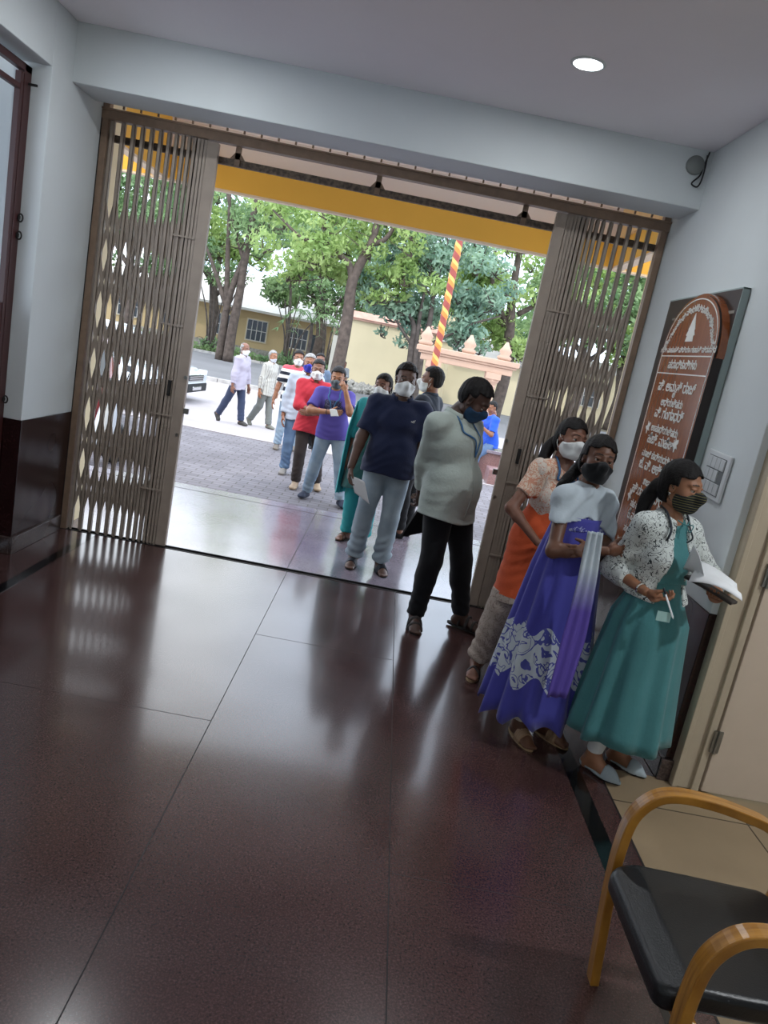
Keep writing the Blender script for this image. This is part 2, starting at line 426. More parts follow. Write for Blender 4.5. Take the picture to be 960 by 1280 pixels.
# ------------------------------------------------------------------ collapsible gates
def gate(name, label, xs, stile, stile_dir, x_frame):
    t = empty('collapsible_gate', (x_frame, YG, 0), 0, label, 'gate', 'collapsible steel gates')
    H = 2.865
    X = [x-x_frame for x in xs]
    for i, x in enumerate(X):
        m = MB()
        m.box((x-.0125, -.016, .012), (x+.0125, -.012, H)); m.box((x-.0125, -.016, .012), (x-.0095, -.002, H)); m.box((x+.0095, -.016, .012), (x+.0125, -.002, H))
        m.box((x-.0125, .012, .012), (x+.0125, .016, H)); m.box((x-.0125, .002, .012), (x-.0095, .016, H)); m.box((x+.0095, .002, .012), (x+.0125, .016, H))
        m.lathe([(.009, 0.0), (.009, .012)], (x, 0, .0), 8); m.box((x-.006, -.004, H), (x+.006, .004, H+.03))
        m.build('upright', M_gate, t)
    lm = MB(); rv = lm
    allx = X+[(stile[0] if stile_dir > 0 else stile[1])-x_frame+.012*stile_dir]
    for z0 in (.16, .90, 1.65):
        hh = .36
        for i in range(len(allx)):
            for s_ in (1, -1):
                za, zb = (z0, z0+2*hh) if s_ == 1 else (z0+2*hh, z0)
                if i+2 < len(allx): lm.bar((allx[i], s_*.0035, za), (allx[i+2], s_*.0035, zb), .024, .004)
                if i == 0: lm.bar((allx[0], s_*.0035, z0+hh), (allx[1], s_*.0035, zb), .024, .004)
                if i == len(allx)-2: lm.bar((allx[i], s_*.0035, za), (allx[i+1], s_*.0035, z0+hh), .024, .004)
            for z in (z0, z0+hh, z0+2*hh): rv.lathe([(.004, -.020), (.0045, -.016), (.0045, .016), (.004, .02)], (allx[i], 0, z), 6, axis='y')
    lm.build('lattice', M_gate, t)
    a, b = min(stile)-x_frame, max(stile)-x_frame
    sm = MB(); sm.box((a, -.022, .01), (b, .022, H-.005)); sm.build('edge_stile', M_gate, t, bevel=.003)
    for z in (.42, .98, 1.62, 2.22):
        inner = a if stile_dir > 0 else b
        cl = MB(); cl.box((min(inner, inner-.16*stile_dir), -.027, z), (max(inner, inner-.16*stile_dir), -.021, z+.012)); cl.build('tie_strap', M_gate, t)
    edge = b if stile_dir > 0 else a
    hm = MB()
    e2 = edge
    hm.box((e2-.002, -.012, 1.02), (e2+.034*stile_dir if stile_dir > 0 else e2+.002, .012, 1.06)) if stile_dir > 0 else hm.box((e2-.034, -.012, 1.02), (e2+.002, .012, 1.06))
    hm.build('lock_lug', M_steel, t); hm = MB(); hm.lathe([(.012, -.03), (.012, -.022)], (edge-.02*stile_dir, 0, .86), 10, axis='y'); hm.build('bolt_head', M_steel, t); hm = MB(); hm.lathe([(.014, -.034), (.014, -.022)], (edge-.01*stile_dir, 0, 1.28), 10, axis='y')
    hm.build('bolt_head', M_steel, t)
    kh = MB(); cxh = edge-.12*stile_dir; kh.box((cxh-.012, -.03, 1.13), (cxh+.012, -.016, 1.24)); kh.build('lock', M_gate_edge, t)
    return t
xl = [-2.18, -2.107, -2.037, -1.975, -1.912, -1.852, -1.795, -1.745, -1.698, -1.657, -1.62, -1.592, -1.568, -1.544]
gate('g', 'brown-grey folding lattice gate pushed back to the left pier, cars visible through it', xl, (-1.532, -1.455), 1, -2.2)
xr = [1.515, 1.447, 1.379, 1.313, 1.250, 1.197, 1.156, 1.120, 1.085, 1.055, 1.027, 1.003, .98, .958]
gate('g', 'brown-grey folding lattice gate pushed back to the right wall behind the women', xr, (.87, .945), -1, 1.58)

t = empty('gate_frame', (0, YG, 0), 0, 'brown steel head frame and side posts carrying the two folding gates', 'gate frame')
m = MB(); m.box((XL, -.035, 2.870), (XR, .035, 2.932)); m.box((XL, -.045, 2.925), (XR, .045, 2.937)); m.build('head_rail', M_gate_rail, t, bevel=.002)
m = MB(); m.box((XL, .03, 2.745), (XR, .06, 2.79)); m.build('lower_rail', M_rust, t)
for x in (XL+.025, XR-.028):
    m = MB(); m.box((x-.022, -.03, 0), (x+.022, .03, 3.3)); m.build('side_post', M_gate_rail, t, bevel=.002)
m = MB(); m.box((XL, -.03, 0), (XL+.006, -.034+.0, 2.9)); m.build('side_seal', M_gate_edge, t)
for x in (-1.33, -.36, .66):
    m = MB(); m.box((x-.018, .02, 2.75), (x+.018, .045, 2.90)); m.prism([(x-.05, 2.79), (x+.05, 2.79), (x+.018, 2.83), (x-.018, 2.83)], .02, .045, 'y'); m.build('bracket', M_gate_rail, t)
m = MB()
x = XL+.13
while x < XR-.05: m.box((x-.006, -.006, 2.95), (x+.006, .006, 3.3)); x += .117
m.build('transom_bars', M_gate_rail, t)

# ------------------------------------------------------------------ ceiling lights
M_lamp, nt, b = new_mat('led_diffuser'); b.inputs['Emission Color'].default_value = (.86, .95, 1, 1); b.inputs['Emission Strength'].default_value = 14; b.inputs['Base Color'].default_value = (1, 1, 1, 1)
M_trim_white = mat('white_metal_trim', '#d8dcdc', .4)
def lamp_light(name, loc, size, energy, parent=None, rot=(0,0,0), color=(.93,.97,1), sy=None):
    l = bpy.data.lights.new(name, 'AREA'); l.shape = 'DISK' if sy is None else 'RECTANGLE'; l.size = size; l.energy = energy; l.color = color
    if sy: l.size_y = sy
    o = bpy.data.objects.new(name, l); COL.objects.link(o); o.location = loc; o.rotation_euler = rot
    if parent: o.parent = parent
    return o
def downlight(x, y, label, en=8):
    t = empty('ceiling_light', (x, y, ZC), 0, label, 'ceiling light', 'round recessed ceiling lights')
    MB().lathe([(.070, -.006), (.070, -.0005)], n=32).build('diffuser', M_lamp, t, smooth=False)
    MB().lathe([(.072, -.0005), (.072, -.008), (.085, -.006), (.088, -.0005)], n=32, cap=False).build('rim', M_trim_white, t, smooth=True)
    lamp_light('lamp', (0, 0, -.012), .12, en, t)
    return t
downlight(.635, 4.02, 'lit round recessed downlight in the ceiling near the beam, toward the right wall')
downlight(-1.37, 4.06, 'lit round recessed downlight in the ceiling toward the left wall, cut by the top edge')
for x, y, l in ((.635, -.8, 'right'), (-1.37, -.8, 'left')):  # extra downlights added out of view to brighten the room
    downlight(x, y, 'added fill downlight in the unseen ceiling behind the camera, %s one' % l, 12)

downlight(2.75, 1.7, 'added unseen downlight over the tiled passage, brightening the cream door', 40)  # out-of-view lamp added to lift the door and passage
for x, nm in ((-1.2, 'left'), (1.4, 'right')):  # tube fittings added on the unseen rear wall as room fill
    t = empty('fill_tube_light', (x, -3.40, 2.55), 0, 'added fill tube fitting on the unseen rear wall, %s one' % nm, 'fill light')
    MB().box((-.62, -.03, -.03), (.62, .02, .04)).build('batten', M_trim_white, t); MB().lathe([(.016, -.6), (.016, .6)], (0, .045, 0), 14, axis='x').build('tube', M_lamp, t, smooth=True)
    lamp_light('lamp', (0, .07, 0), 1.2, 5, t, (PI/2, 0, PI), sy=.08)
# ------------------------------------------------------------------ camera on the beam
M_cam = mat('grey_camera_plastic', '#7e8280', .4); M_black = mat('black_plastic', '#101214', .35); M_lens = mat('dark_lens', '#0a0b0c', .05, coat=1)
t = empty('security_camera', (1.545, 4.9, 3.175), 0, 'small grey dome security camera on the beam beside the right wall', 'security camera')
MB().lathe([(.055, 0), (.055, -.014), (.050, -.022)], n=28, axis='y').build('base', M_cam, t, smooth=True)
MB().lathe([(.047, .018), (.045, .034), (.036, .050), (.022, .060), (.006, .064)], n=28, axis='y').build('dome_old', M_cam, t, smooth=True)
bpy.data.objects['dome_old'].scale = (1, 1, 1); bpy.data.objects['dome_old'].name = 'housing'
for o in t.children:
    pass
MB().lathe([(.024, .060), (.022, .068), (.010, .070)], n=20, axis='y').build('lens', M_lens, t, smooth=True)
for nm in ('housing', 'lens'):
    o = bpy.data.objects[nm]; o.data.transform(Matrix.Rotation(PI if False else 0, 4, 'X'))
c_ = MB(); c_.tube([(1.60, 4.885, 3.24), (1.605, 4.885, 3.16), (1.60, 4.88, 3.09), (1.585, 4.88, 3.055), (1.555, 4.88, 3.06), (1.55, 4.88, 3.075), (1.585, 4.885, 3.12), (1.595, 4.885, 3.18), (1.61, 4.89, 3.26)], .005, 8, smooth=6)
tag(c_.build('camera_cable', M_black, smooth=True), 'thin black cable looped below the dome camera on the beam', 'cable')

# ------------------------------------------------------------------ honour board
M_back = mat('dark_brown_board', '#3a2b24', .5, color2='#2a201c', vscale=5)
M_backedge = mat('grey_green_edge', '#96a5a3', .7)
M_white = mat('white_lettering', '#dcdcd6', .5)
M_blackgap = mat('dark_panel_side', '#241a17', .5)
Mw, nt, b = new_mat('reddish_brown_laminate')
tc = node(nt, 'ShaderNodeTexCoord'); mp = node(nt, 'ShaderNodeMapping'); mp.inputs['Scale'].default_value = (1, 14, 1)
n1 = node(nt, 'ShaderNodeTexNoise', i_Scale=3.0, i_Detail=6.0); nt.links.new(tc.outputs['Object'], mp.inputs[0]); nt.links.new(mp.outputs[0], n1.inputs['Vector'])
r = ramp(nt, n1.outputs['Fac'], [(.3, '#80431f'), (.7, '#915029')]); nt.links.new(r.outputs[0], b.inputs['Base Color'])
b.inputs['Roughness'].default_value = .22; b.inputs['Coat Weight'].default_value = .5; b.inputs['Coat Roughness'].default_value = .12
t = empty('name_board', (1.60, 4.23, .75), 0, 'tall brown arched board of office bearers with white lettering on the right wall', 'board')
PX = -.05    # front face of the panel in board coordinates (x)
yc, w = 0, .385
arch = [(w*math.cos(a), 1.30+.305*math.sin(a)**.9 if math.sin(a) > 0 else 1.30) for a in np.linspace(0, PI, 25)]
poly = [(-w, 0), (w, 0)]+arch
pm = MB().prism(poly, PX, .0, 'x'); pm.m = [0 if i == 0 else 1 for i in range(len(pm.f))]; pm.build('panel', [Mw, M_blackgap], t)
w2 = w+.012
arch2 = [(w2*math.cos(a), 1.27+.345*max(0, math.sin(a))**.9) for a in np.linspace(0, PI, 25)]
MB().prism(arch2, PX+.012, .0, 'x').build('arch_rim', Mw, t)
MB().box((0, -.385, .05), (.022, .62, 1.62)).build('backing_board', M_back, t)
m = MB(); m.box((.0, -.392, .03), (.036, -.384, 1.625)); m.box((.0, -.392, 1.62), (.036, .625, 1.627)); m.build('board_edge', M_backedge, t)
m = MB(); m.box((-.002, -.36, 1.50), (.0, -.24, 1.515)); m.box((-.002, .40, 1.50), (.0, .5, 1.512)); m.build('paint_smear', mat('pale_smear', '#8d8880', .7), t)
ln = MB()
def line2(pts, wd=.006):
    for (a, b2) in zip(pts[:-1], pts[1:]): ln.bar((PX-.001, a[0], a[1]), (PX-.001, b2[0], b2[1]), wd, .002, up=(1, 0, 0))
wi = w-.018
ar3 = [(wi*math.cos(a), 1.30+.285*max(0, math.sin(a))**.9) for a in np.linspace(0, PI, 33)]
line2(ar3); line2([(-wi, 1.30), (-wi, .02)]); line2([(wi, 1.30), (wi, .02)]); line2([(-wi, .02), (wi, .02)])
line2([(-wi, 1.275), (wi, 1.275)]); line2([(-wi, 1.175), (wi, 1.175)])
ln.build('border_line', M_white, t)
texts = []
def lettering(txt, y, z, size, rot=0):
    cu = bpy.data.curves.new('lettering', 'FONT'); cu.body = txt; cu.size = size; cu.align_x = 'CENTER'; cu.extrude = .0012; cu.offset = size*.012
    o = bpy.data.objects.new('lettering', cu); COL.objects.link(o); o.data.materials.append(M_white); o.parent = t
    Rm = Matrix(((0, 0, -1), (-1, 0, 0), (0, 1, 0))).to_4x4()
    me = bpy.data.meshes.new_from_object(o.evaluated_get(bpy.context.evaluated_depsgraph_get())) if False else None
    texts.append((o, None))
    o.matrix_local = Matrix.Translation((PX-.002, y, z)) @ Rm @ Matrix.Rotation(rot, 4, 'Z')
    return o
lettering('ಪದಾಧಿಕಾರಿಗಳು', 0, 1.205, .062)
rows = ['ಪಿ. ಅಮೃತ್ ರಾಜ್', 'ಅಧ್ಯಕ್ಷರು', 'ವಿ. ಗಂಗಾಧರ್', 'ಉಪಾಧ್ಯಕ್ಷರು', 'ಹೆಚ್. ಮಹೇಶ್', 'ಮಾಜಿ ಕಾರ್ಯದರ್ಶಿ', 'ಜೆ. ವಿ. ಅಕ್ಬರ್', 'ಖಜಾಂಚಿ', 'ಹಿ.ರಾಮಚಂದ್ರ', 'ಸಹ ಕಾರ್ಯದರ್ಶಿ', 'ಕೆ.ಮಂಜುನಾಥ', 'ಸಹ ಕಾರ್ಯದರ್ಶಿ', 'ಸಿ. ರಮೇಶ್', 'ನಿರ್ದೇಶಕರು']
zr = 1.075
for i, r_ in enumerate(rows):
    lettering(r_, 0, zr, .078 if i % 2 == 0 else .056); zr -= .083 if i % 2 == 0 else .072
lettering('ಶ್ರೀ ಮಹಾಸತಿ ವಿದ್ಯಾ ಗಣಪತಿ ಪ್ರಸನ್ನ', 0, 1.295, .042)
arc = 'ಕರ್ನಾಟಕ ರಾಜ್ಯ ಸರ್ಕಾರಿ ನೌಕರರ ಸಂಘ ಬೆಂಗಳೂರು'.split(' ')
for i, wd in enumerate(arc):
    a = PI*(.93-.86*(i+.5)/len(arc)); y = .30*math.cos(a); z = 1.30+.215*math.sin(a)
    lettering(wd, y, z, .048, rot=(PI/2-a)*.75)
em = MB()
def ep(poly, y0, z0, s=1): MB().prism([(y0+a*s, z0+b2*s) for a, b2 in poly], PX-.003, PX-.0005, 'x').build('emblem', M_white, t)
ep([(a*1.5, b2) for a, b2 in [(-.035, 0), (.035, 0), (.03, .03), (.040, .035), (.028, .06), (.030, .068), (.018, .10), (0, .155), (-.018, .10), (-.030, .068), (-.028, .06), (-.040, .035), (-.03, .03)]], 0, 1.355)
flower = [(.03*math.cos(a)*(1+.45*math.cos(5*a)), .035*math.sin(a)*(1+.4*math.cos(5*a+1))) for a in np.linspace(0, 2*PI, 30, endpoint=False)]
for y, z in ((.27, .85), (-.22, .80), (.27, .43), (-.22, .42), (.27, .13)): ep(flower, y, z, .85)
# turn the lettering into real meshes
bpy.context.view_layer.update()
dg = bpy.context.evaluated_depsgraph_get()
for o, _ in texts:
    me = bpy.data.meshes.new_from_object(o.evaluated_get(dg)); ml = o.matrix_local.copy()
    me.materials.clear(); me.materials.append(M_white); bpy.data.objects.remove(o)
    n = bpy.data.objects.new('lettering', me); COL.objects.link(n); n.parent = t; n.matrix_local = ml

# switch plate
M_plate = mat('white_switch_plastic', '#cfd3d4', .35); M_key = mat('switch_key_plastic', '#c2c6c7', .3)
t = empty('switch_plate', (XR-.002, 3.635, 1.462), 0, 'white modular switch plate on the right wall by the woman in the teal gown', 'switch')
t.rotation_euler = (math.radians(2), 0, 0)
MB().box((-.014, -.135, -.115), (0, .135, .115)).build('plate', M_plate, t, bevel=.006)
M_gap = mat('switch_gap', '#5c6062', .6)
bx('key_bed', (-.0155, -.1, -.092), (-.0135, .1, .092), M_gap, t)
for j in range(3):
    for i in range(4):
        if j == 1 and i == 0: continue
        y0 = -.097+i*.049; z0 = -.088+j*.0605
        bx('switch_key', (-.021, y0, z0), (-.014, y0+.0455, z0+.055), M_key, t, bevel=.002)

# ------------------------------------------------------------------ armchair
Mo, nt, b = new_mat('golden_bentwood')
tc = node(nt, 'ShaderNodeTexCoord'); mp = node(nt, 'ShaderNodeMapping'); mp.inputs['Scale'].default_value = (2, 30, 2)
n1 = node(nt, 'ShaderNodeTexNoise', i_Scale=4.0, i_Detail=6.0); nt.links.new(tc.outputs['Object'], mp.inputs[0]); nt.links.new(mp.outputs[0], n1.inputs['Vector'])
r = ramp(nt, n1.outputs['Fac'], [(.3, '#8a5a1c'), (.7, '#b88234')]); nt.links.new(r.outputs[0], b.inputs['Base Color'])
b.inputs['Roughness'].default_value = .28; b.inputs['Coat Weight'].default_value = .4
M_leather = mat('black_leatherette', '#101215', .34, bump=.12, bscale=220, spec=.5)
t = empty('armchair', (.90, 1.70, 0), 0, 'bentwood armchair with black padded seat at the lower right corner', 'chair')
def armloop(name, y):
    # flat bent strip: front leg, arm, falling to the rear leg
    P = [(.055, 0, .0), (.04, 0, .15), (.022, 0, .35), (.018, 0, .48), (.030, 0, .58), (.075, 0, .645), (.14, 0, .668), (.24, 0, .665), (.34, 0, .648), (.42, 0, .625), (.475, 0, .575), (.50, 0, .49), (.515, 0, .38), (.53, 0, .2), (.55, 0, 0)]
    P, _ = catmull(P, [1]*len(P), 5)
    T = np.gradient(P, axis=0); T /= np.linalg.norm(T, axis=1)[:, None]
    N_ = np.stack([-T[:, 2], T[:, 1]*0, T[:, 0]], 1); vs = []; hw, th = .024, .014
    for p, n in zip(P, N_):
        for a, c in ((-1, -1), (1, -1), (1, 1), (-1, 1)): vs.append(p+V(0, a*hw, 0)+n*c*th+V(0, y, 0))
    L = len(P); fs = [(i*4+j, i*4+(j+1) % 4, (i+1)*4+(j+1) % 4, (i+1)*4+j) for i in range(L-1) for j in range(4)]+[(3, 2, 1, 0), (L*4-4, L*4-3, L*4-2, L*4-1)]
    MB().add(vs, fs).build(name, Mo, t, smooth=False, bevel=.004)
armloop('arm_loop', .255); armloop('arm_loop', -.275)
# padded seat
q = SDF()
def seatpost(F, X, Y, Z):
    dx = np.abs(X-.215)-.235+.045; dy = np.abs(Y+.01)-.225+.045+.03*np.clip((X-.2), 0, 1)
    rr_ = np.sqrt(np.maximum(dx, 0)**2+np.maximum(dy, 0)**2)+np.minimum(np.maximum(dx, dy), 0)-.045
    top = .452-.03*np.clip(.06-X, 0, .1)/.1*1.0-.018*np.clip(X-.05, 0, .5)-.008*np.cos((X-.2)*6)*np.cos((Y+.01)*6)+.008
    dz = np.abs(Z-(top-.0325))-.0325
    r = .02; return np.sqrt(np.maximum(rr_+r, 0)**2+np.maximum(dz+r, 0)**2)+np.minimum(np.maximum(rr_+r, dz+r), 0)-r
q.ell((.215, -.01, .42), (.26, .26, .06))
vs, fs = q.mesh(.006, seatpost); mesh_obj('seat', [(vs, fs)], M_leather, t)
m = MB(); m.box((.04, -.25, .345), (.075, .23, .385)); m.box((.40, -.25, .345), (.435, .23, .385)); m.box((.05, -.14, .35), (.42, -.10, .382)); m.box((.05, .08, .35), (.42, .12, .382)); m.build('seat_rail', Mo, t, bevel=.003)
q = SDF(); q.ell((.50, -.01, .72), (.1, .26, .2))
def bp_(F, X, Y, Z):
    xc = .475+.16*(Z-.55)+.25*(Y+.01)**2; dx = np.abs(X-xc)-.022; dy = np.abs(Y+.01)-.20; dz = np.abs(Z-.72)-.13
    return np.sqrt(np.maximum(dx+.015, 0)**2+np.maximum(dy+.03, 0)**2+np.maximum(dz+.03, 0)**2)-.022
vs, fs = q.mesh(.007, bp_); mesh_obj('backrest', [(vs, fs)], M_leather, t)
for y in (-.21, .19):
    m = MB(); m.tube([(.44, y, .37), (.47, y, .55), (.51, y, .80)], .014, 8, smooth=4); m.build('back_post', Mo, t, smooth=True)
# ------------------------------------------------------------------ people
SKIN = {}
def skin(name, c):
    if name not in SKIN:
        s = mat('skin_'+name, c, .48, sss=.08, var=.08, vscale=14)
        c3 = [max(0, int(c[i:i+2], 16)*.72) for i in (1, 3, 5)]
        lips = mat('lips_'+name, '#%02x%02x%02x' % tuple(int(x) for x in c3), .45)
        SKIN[name] = (s, lips)
    return SKIN[name]
M_hair = mat('black_hair', '#120f0f', .62, spec=.25, var=.3, vscale=60, bump=.4, bscale=120)
M_hair_grey = mat('grey_hair', '#8c8a88', .6, var=.25, vscale=60)
M_eye = mat('eye_white', '#b9afa6', .25)
M_iris = mat('iris', '#1d100a', .1)
M_brow = mat('brow', '#17110e', .7)

def ik(S, T, l1, l2, hint):
    S = V(*S); T = V(*T); d = T-S; L = np.linalg.norm(d)
    if L > (l1+l2)*.999: T = S+d/L*(l1+l2)*.999; d = T-S; L = np.linalg.norm(d)
    if L < abs(l1-l2)*1.05: L = abs(l1-l2)*1.05
    u = d/np.linalg.norm(d); h = V(*hint); h = h-u*h.dot(u); h = nrm(h)
    a = (l1*l1-l2*l2+L*L)/(2*L); b = math.sqrt(max(l1*l1-a*a, 0))
    return S+u*a+h*b, T

def head_rot(yaw, pitch, roll=0):
    """yaw + turns to the person's left, pitch + looks down"""
    y, p, r = [math.radians(a) for a in (yaw, pitch, roll)]
    Ry = np.array([[math.cos(y), -math.sin(y), 0], [math.sin(y), math.cos(y), 0], [0, 0, 1]])
    Rp = np.array([[1, 0, 0], [0, math.cos(-p), -math.sin(-p)], [0, math.sin(-p), math.cos(-p)]])
    Rr = np.array([[math.cos(r), 0, math.sin(r)], [0, 1, 0], [-math.sin(r), 0, math.cos(r)]])
    return Ry@Rp@Rr

class Person:
    def __init__(s, label, loc, face, H=1.66, g=1.0, female=False, tone=('mid', '#8a5c44'), lean=(0, 0), hipoff=(0, 0),
                 feet=None, footdir=None, hands=None, elbow=None, head=(0, 0, 0), headoff=(0, 0, 0), belly=0, vox=.008, name='person',
                 hipz=None, kneehint=None, group=None, shoulder=0, toes=True):
        s.toes = toes
        s.H, s.g, s.fem, s.vox = H, g, female, vox
        s.k = H/1.7; k = s.k
        ang = math.atan2(face[1], face[0])-PI/2
        s.root = empty(name, loc, ang, label, 'person', group)
        s.skin, s.lips = skin(*tone)
        hw = (.085 if not female else .085)*k
        hz = hipz if hipz is not None else .515*H
        s.pel = V(hipoff[0], hipoff[1], hz)
        s.hip = {1: s.pel+V(hw, 0, 0), -1: s.pel+V(-hw, 0, 0)}
        up = .298*H
        s.chest = s.pel+V(lean[0]*.62, lean[1]*.62, up*.62)
        s.neck = s.pel+V(lean[0], lean[1], up+.02*k)
        sw = (.168 if not female else .143)*k*(.6+.4*g)
        s.sh = {1: s.pel+V(lean[0]+sw, lean[1]-.005, up-.040*k-shoulder), -1: s.pel+V(lean[0]-sw, lean[1]-.005, up-.040*k+shoulder)}
        s.waist = s.pel*.6+s.chest*.4
        s.l1, s.l2 = .173*H, .150*H
        hands = hands or {}; elbow = elbow or {}
        s.el = {}; s.wr = {}; s.hd = {}
        for sd in (1, -1):
            h = hands.get(sd)
            if h is None: h = dict(p=s.sh[sd]+V(sd*.07*k*g, .05, -.315*H), d=(0, .15, -1), n=(-sd, 0, 0))
            T = V(*h['p'])
            e, w = ik(s.sh[sd], T, s.l1, s.l2, elbow.get(sd, (sd*.5, -1, 0)))
            s.el[sd], s.wr[sd] = e, w
            s.hd[sd] = dict(h)
        feet = feet or {1: (.09*k, 0, 0), -1: (-.09*k, 0, 0)}
        footdir = footdir or {}
        s.kn = {}; s.an = {}; s.td = {}
        kh = kneehint or {}
        for sd in (1, -1):
            f = V(*feet[sd]); A = f+V(0, 0, .075*k)
            td = footdir.get(sd, (sd*.2, 1, 0)); s.td[sd] = nrm(td)
            kk, aa = ik(s.hip[sd], A, .240*H, .233*H, kh.get(sd, (sd*.12, 1, 0)))
            s.kn[sd] = kk; s.an[sd] = aa
        s.R = head_rot(*head)
        s.C = s.neck+V(0, .012, 0)+V(*headoff)+V(0, 0, .152*k)
        s.bel = belly
        s.hs = k*(1.0 if not female else .97)*1.04
        s.body()
    # torso primitives shared by the body and by every garment
    def torso(s, q, i=0.0, k=.05, low=True):
        g, kk = s.g, s.k
        f = s.fem
        if low: q.ell(s.pel+V(0, -.01, .03*kk), ((.158 if not f else .165)*g*kk+i, .112*g*kk+i, .12*kk+i), k=k)
        q.ell(s.waist+V(0, 0, .02), ((.140 if not f else .120)*g*kk+i, (.098 if not f else .085)*g*kk+i, .15*kk+i), k=k)
        q.ell(s.chest+V(0, 0, .03*kk), ((.158 if not f else .135)*g*kk+i, (.108 if not f else .09)*g*kk+i, .155*kk+i), k=k)
        for sd in (1, -1):
            q.cone(s.neck+V(sd*.025, -.012, -.030*kk), s.sh[sd]+V(0, 0, -.002), (.053 if not f else .043)*kk+i*.8, (.045 if not f else .040)*kk+i*.8, k=k)
            if f: q.ell(s.chest+V(sd*.062*kk, .068*kk, .0), (.052*kk+i*.6, .042*kk+i*.6, .052*kk+i*.6), k=.05)
            else: q.ell(s.chest+V(sd*.07*kk, .045*kk, .05), (.070*g*kk+i*.6, .048*g*kk+i*.6, .07*kk+i*.6), k=.06)
        if s.bel: q.ell(s.waist+V(0, .05*kk, -.02), (.135*g*kk+i, (.075+s.bel)*kk+i, .15*kk+i), k=.07)
    def arm(s, q, sd, i=0.0, upto=1.0, k=.025, cut=True):
        """upto: 0..1 upper arm, 1..2 forearm"""
        kk, g = s.k, .55+.45*s.g
        r0, r1, r2 = [(x if not s.fem else x*.84)*kk*g for x in (.052, .041, .027)]
        A, B, Cc = s.sh[sd], s.el[sd], s.wr[sd]
        t = min(upto, 1); q.cone(A, A+(B-A)*t, r0+i, r0+(r1-r0)*t+i*1.15, k, cut=cut and upto <= 1)
        if upto > 1:
            t = upto-1
            q.ell(B+(Cc-B)*.25, (r1*.92+i,)*3, k=.02)
            q.cone(B, B+(Cc-B)*t, r1+i, r1+(r2-r1)*t+i, k, cut=cut)
    def leg(s, q, sd, i=0.0, upto=2.0, k=.03, flare=0, cut=True):
        kk, g = s.k, .5+.5*s.g
        r0, r1, r2 = [x*kk*g for x in (.088, .056, .037)]
        A, B, Cc = s.hip[sd], s.kn[sd], s.an[sd]
        t = min(upto, 1); q.cone(A, A+(B-A)*t, r0+i, r0+(r1-r0)*t+i, k, cut=cut and upto <= 1)
        if upto > 1:
            t = upto-1
            bk = V(0, -1, 0)
            q.ell(B+(Cc-B)*.3+bk*.012, (r1*.98+i*.8, r1*1.0+i*.8, .11*kk), k=.04)
            q.cone(B, B+(Cc-B)*t, r1+i, r1+(r2-r1)*t+i+flare, k, cut=cut)
    def foot(s, q, sd, i=0, toes=True):
        kk = s.k*(.95 if s.fem else 1.0)
        A = s.an[sd]; t = s.td[sd]; lat = nrm(np.cross(t, (0, 0, 1))); up = np.cross(lat, t)
        base = A-up*.045*kk
        q.cone(A, base-t*.02, .036*kk+i, .032*kk+i, .02)
        q.cone(base-t*.03*kk, base+t*.10*kk-up*.004, .029*kk+i, .027*kk+i, .02)
        q.cone(A+t*.01, base+t*.1*kk, .034*kk+i, .022*kk+i, .03)
        fw = .042 if toes else .032
        q.ell(base+t*(.11 if toes else .095)*kk-up*.008, (fw*kk+i, .042*kk+i, (.02 if toes else .014)*kk+i), R=np.array([lat, t, up]), k=.02)
        if toes:
            inner = -sd
            for j, (o, L, r) in enumerate(((.026, .055, .0125), (.008, .058, .0095), (-.006, .052, .009), (-.019, .045, .0085), (-.031, .034, .008))):
                p = base+t*.115*kk+lat*(o*inner*-1*-1)*kk*1.0
                p = base+t*.125*kk+lat*(-sd)*o*kk-up*.016*kk
                q.cone(p, p+t*(L*.75)*kk, r*kk*1.05, r*kk, .006)
    def handmesh(s, sd):
        h = s.hd[sd]; W = s.wr[sd]; d = nrm(h['d']); n = V(*h['n']); n = nrm(n-d*n.dot(d))
        t = -sd*np.cross(n, d); kk = s.k*(.9 if s.fem else 1.02)
        q = SDF(); c = h.get('curl', .35); 
        r2 = (.027 if not s.fem else .0227)*s.k*(.55+.45*s.g)
        q.cone(W-d*0+nrm(s.el[sd]-W)*.04, W+d*.012, r2*1.03, .022*kk, .02)
        R = np.array([t, n, d])
        q.ell(W+d*.052*kk, (.038*kk, .0145*kk, .05*kk), R=R, k=.012)
        q.ell(W+d*.035*kk+t*.02*kk+n*.006*kk, (.019*kk, .013*kk, .03*kk), R=R, k=.012)
        cs = c if isinstance(c, (list, tuple)) else (c*.9, c, c*1.05, c*1.1)
        for j, (o, L) in enumerate(((.029, .070), (.010, .079), (-.009, .073), (-.027, .057))):
            p = W+d*(.092-.004*abs(j-1))*kk+t*o*kk; a = 0; r = .0088*kk
            for m, fr in enumerate((.44, .31, .25)):
                a += cs[j]*(1.0 if m else .8)
                dd = d*math.cos(a)+n*math.sin(a)+t*o*1.2*math.cos(a)
                p2 = p+nrm(dd)*L*fr*kk; q.cone(p, p2, r, r*.92, .005); p = p2; r *= .92
        th = h.get('thumb', .5)
        p = W+d*.022*kk+t*.026*kk+n*.006*kk
        dd = nrm(t*(.75-.4*th)+d*.7+n*.55*th); p2 = p+dd*.040*kk; q.cone(p, p2, .0125*kk, .0100*kk, .012)
        dd = nrm(dd+d*.25+n*.3*th-t*.3*th); q.cone(p2, p2+dd*.030*kk, .0098*kk, .0080*kk, .006)
        return q.mesh(h.get('vox', .0034 if s.vox < .007 else .006))
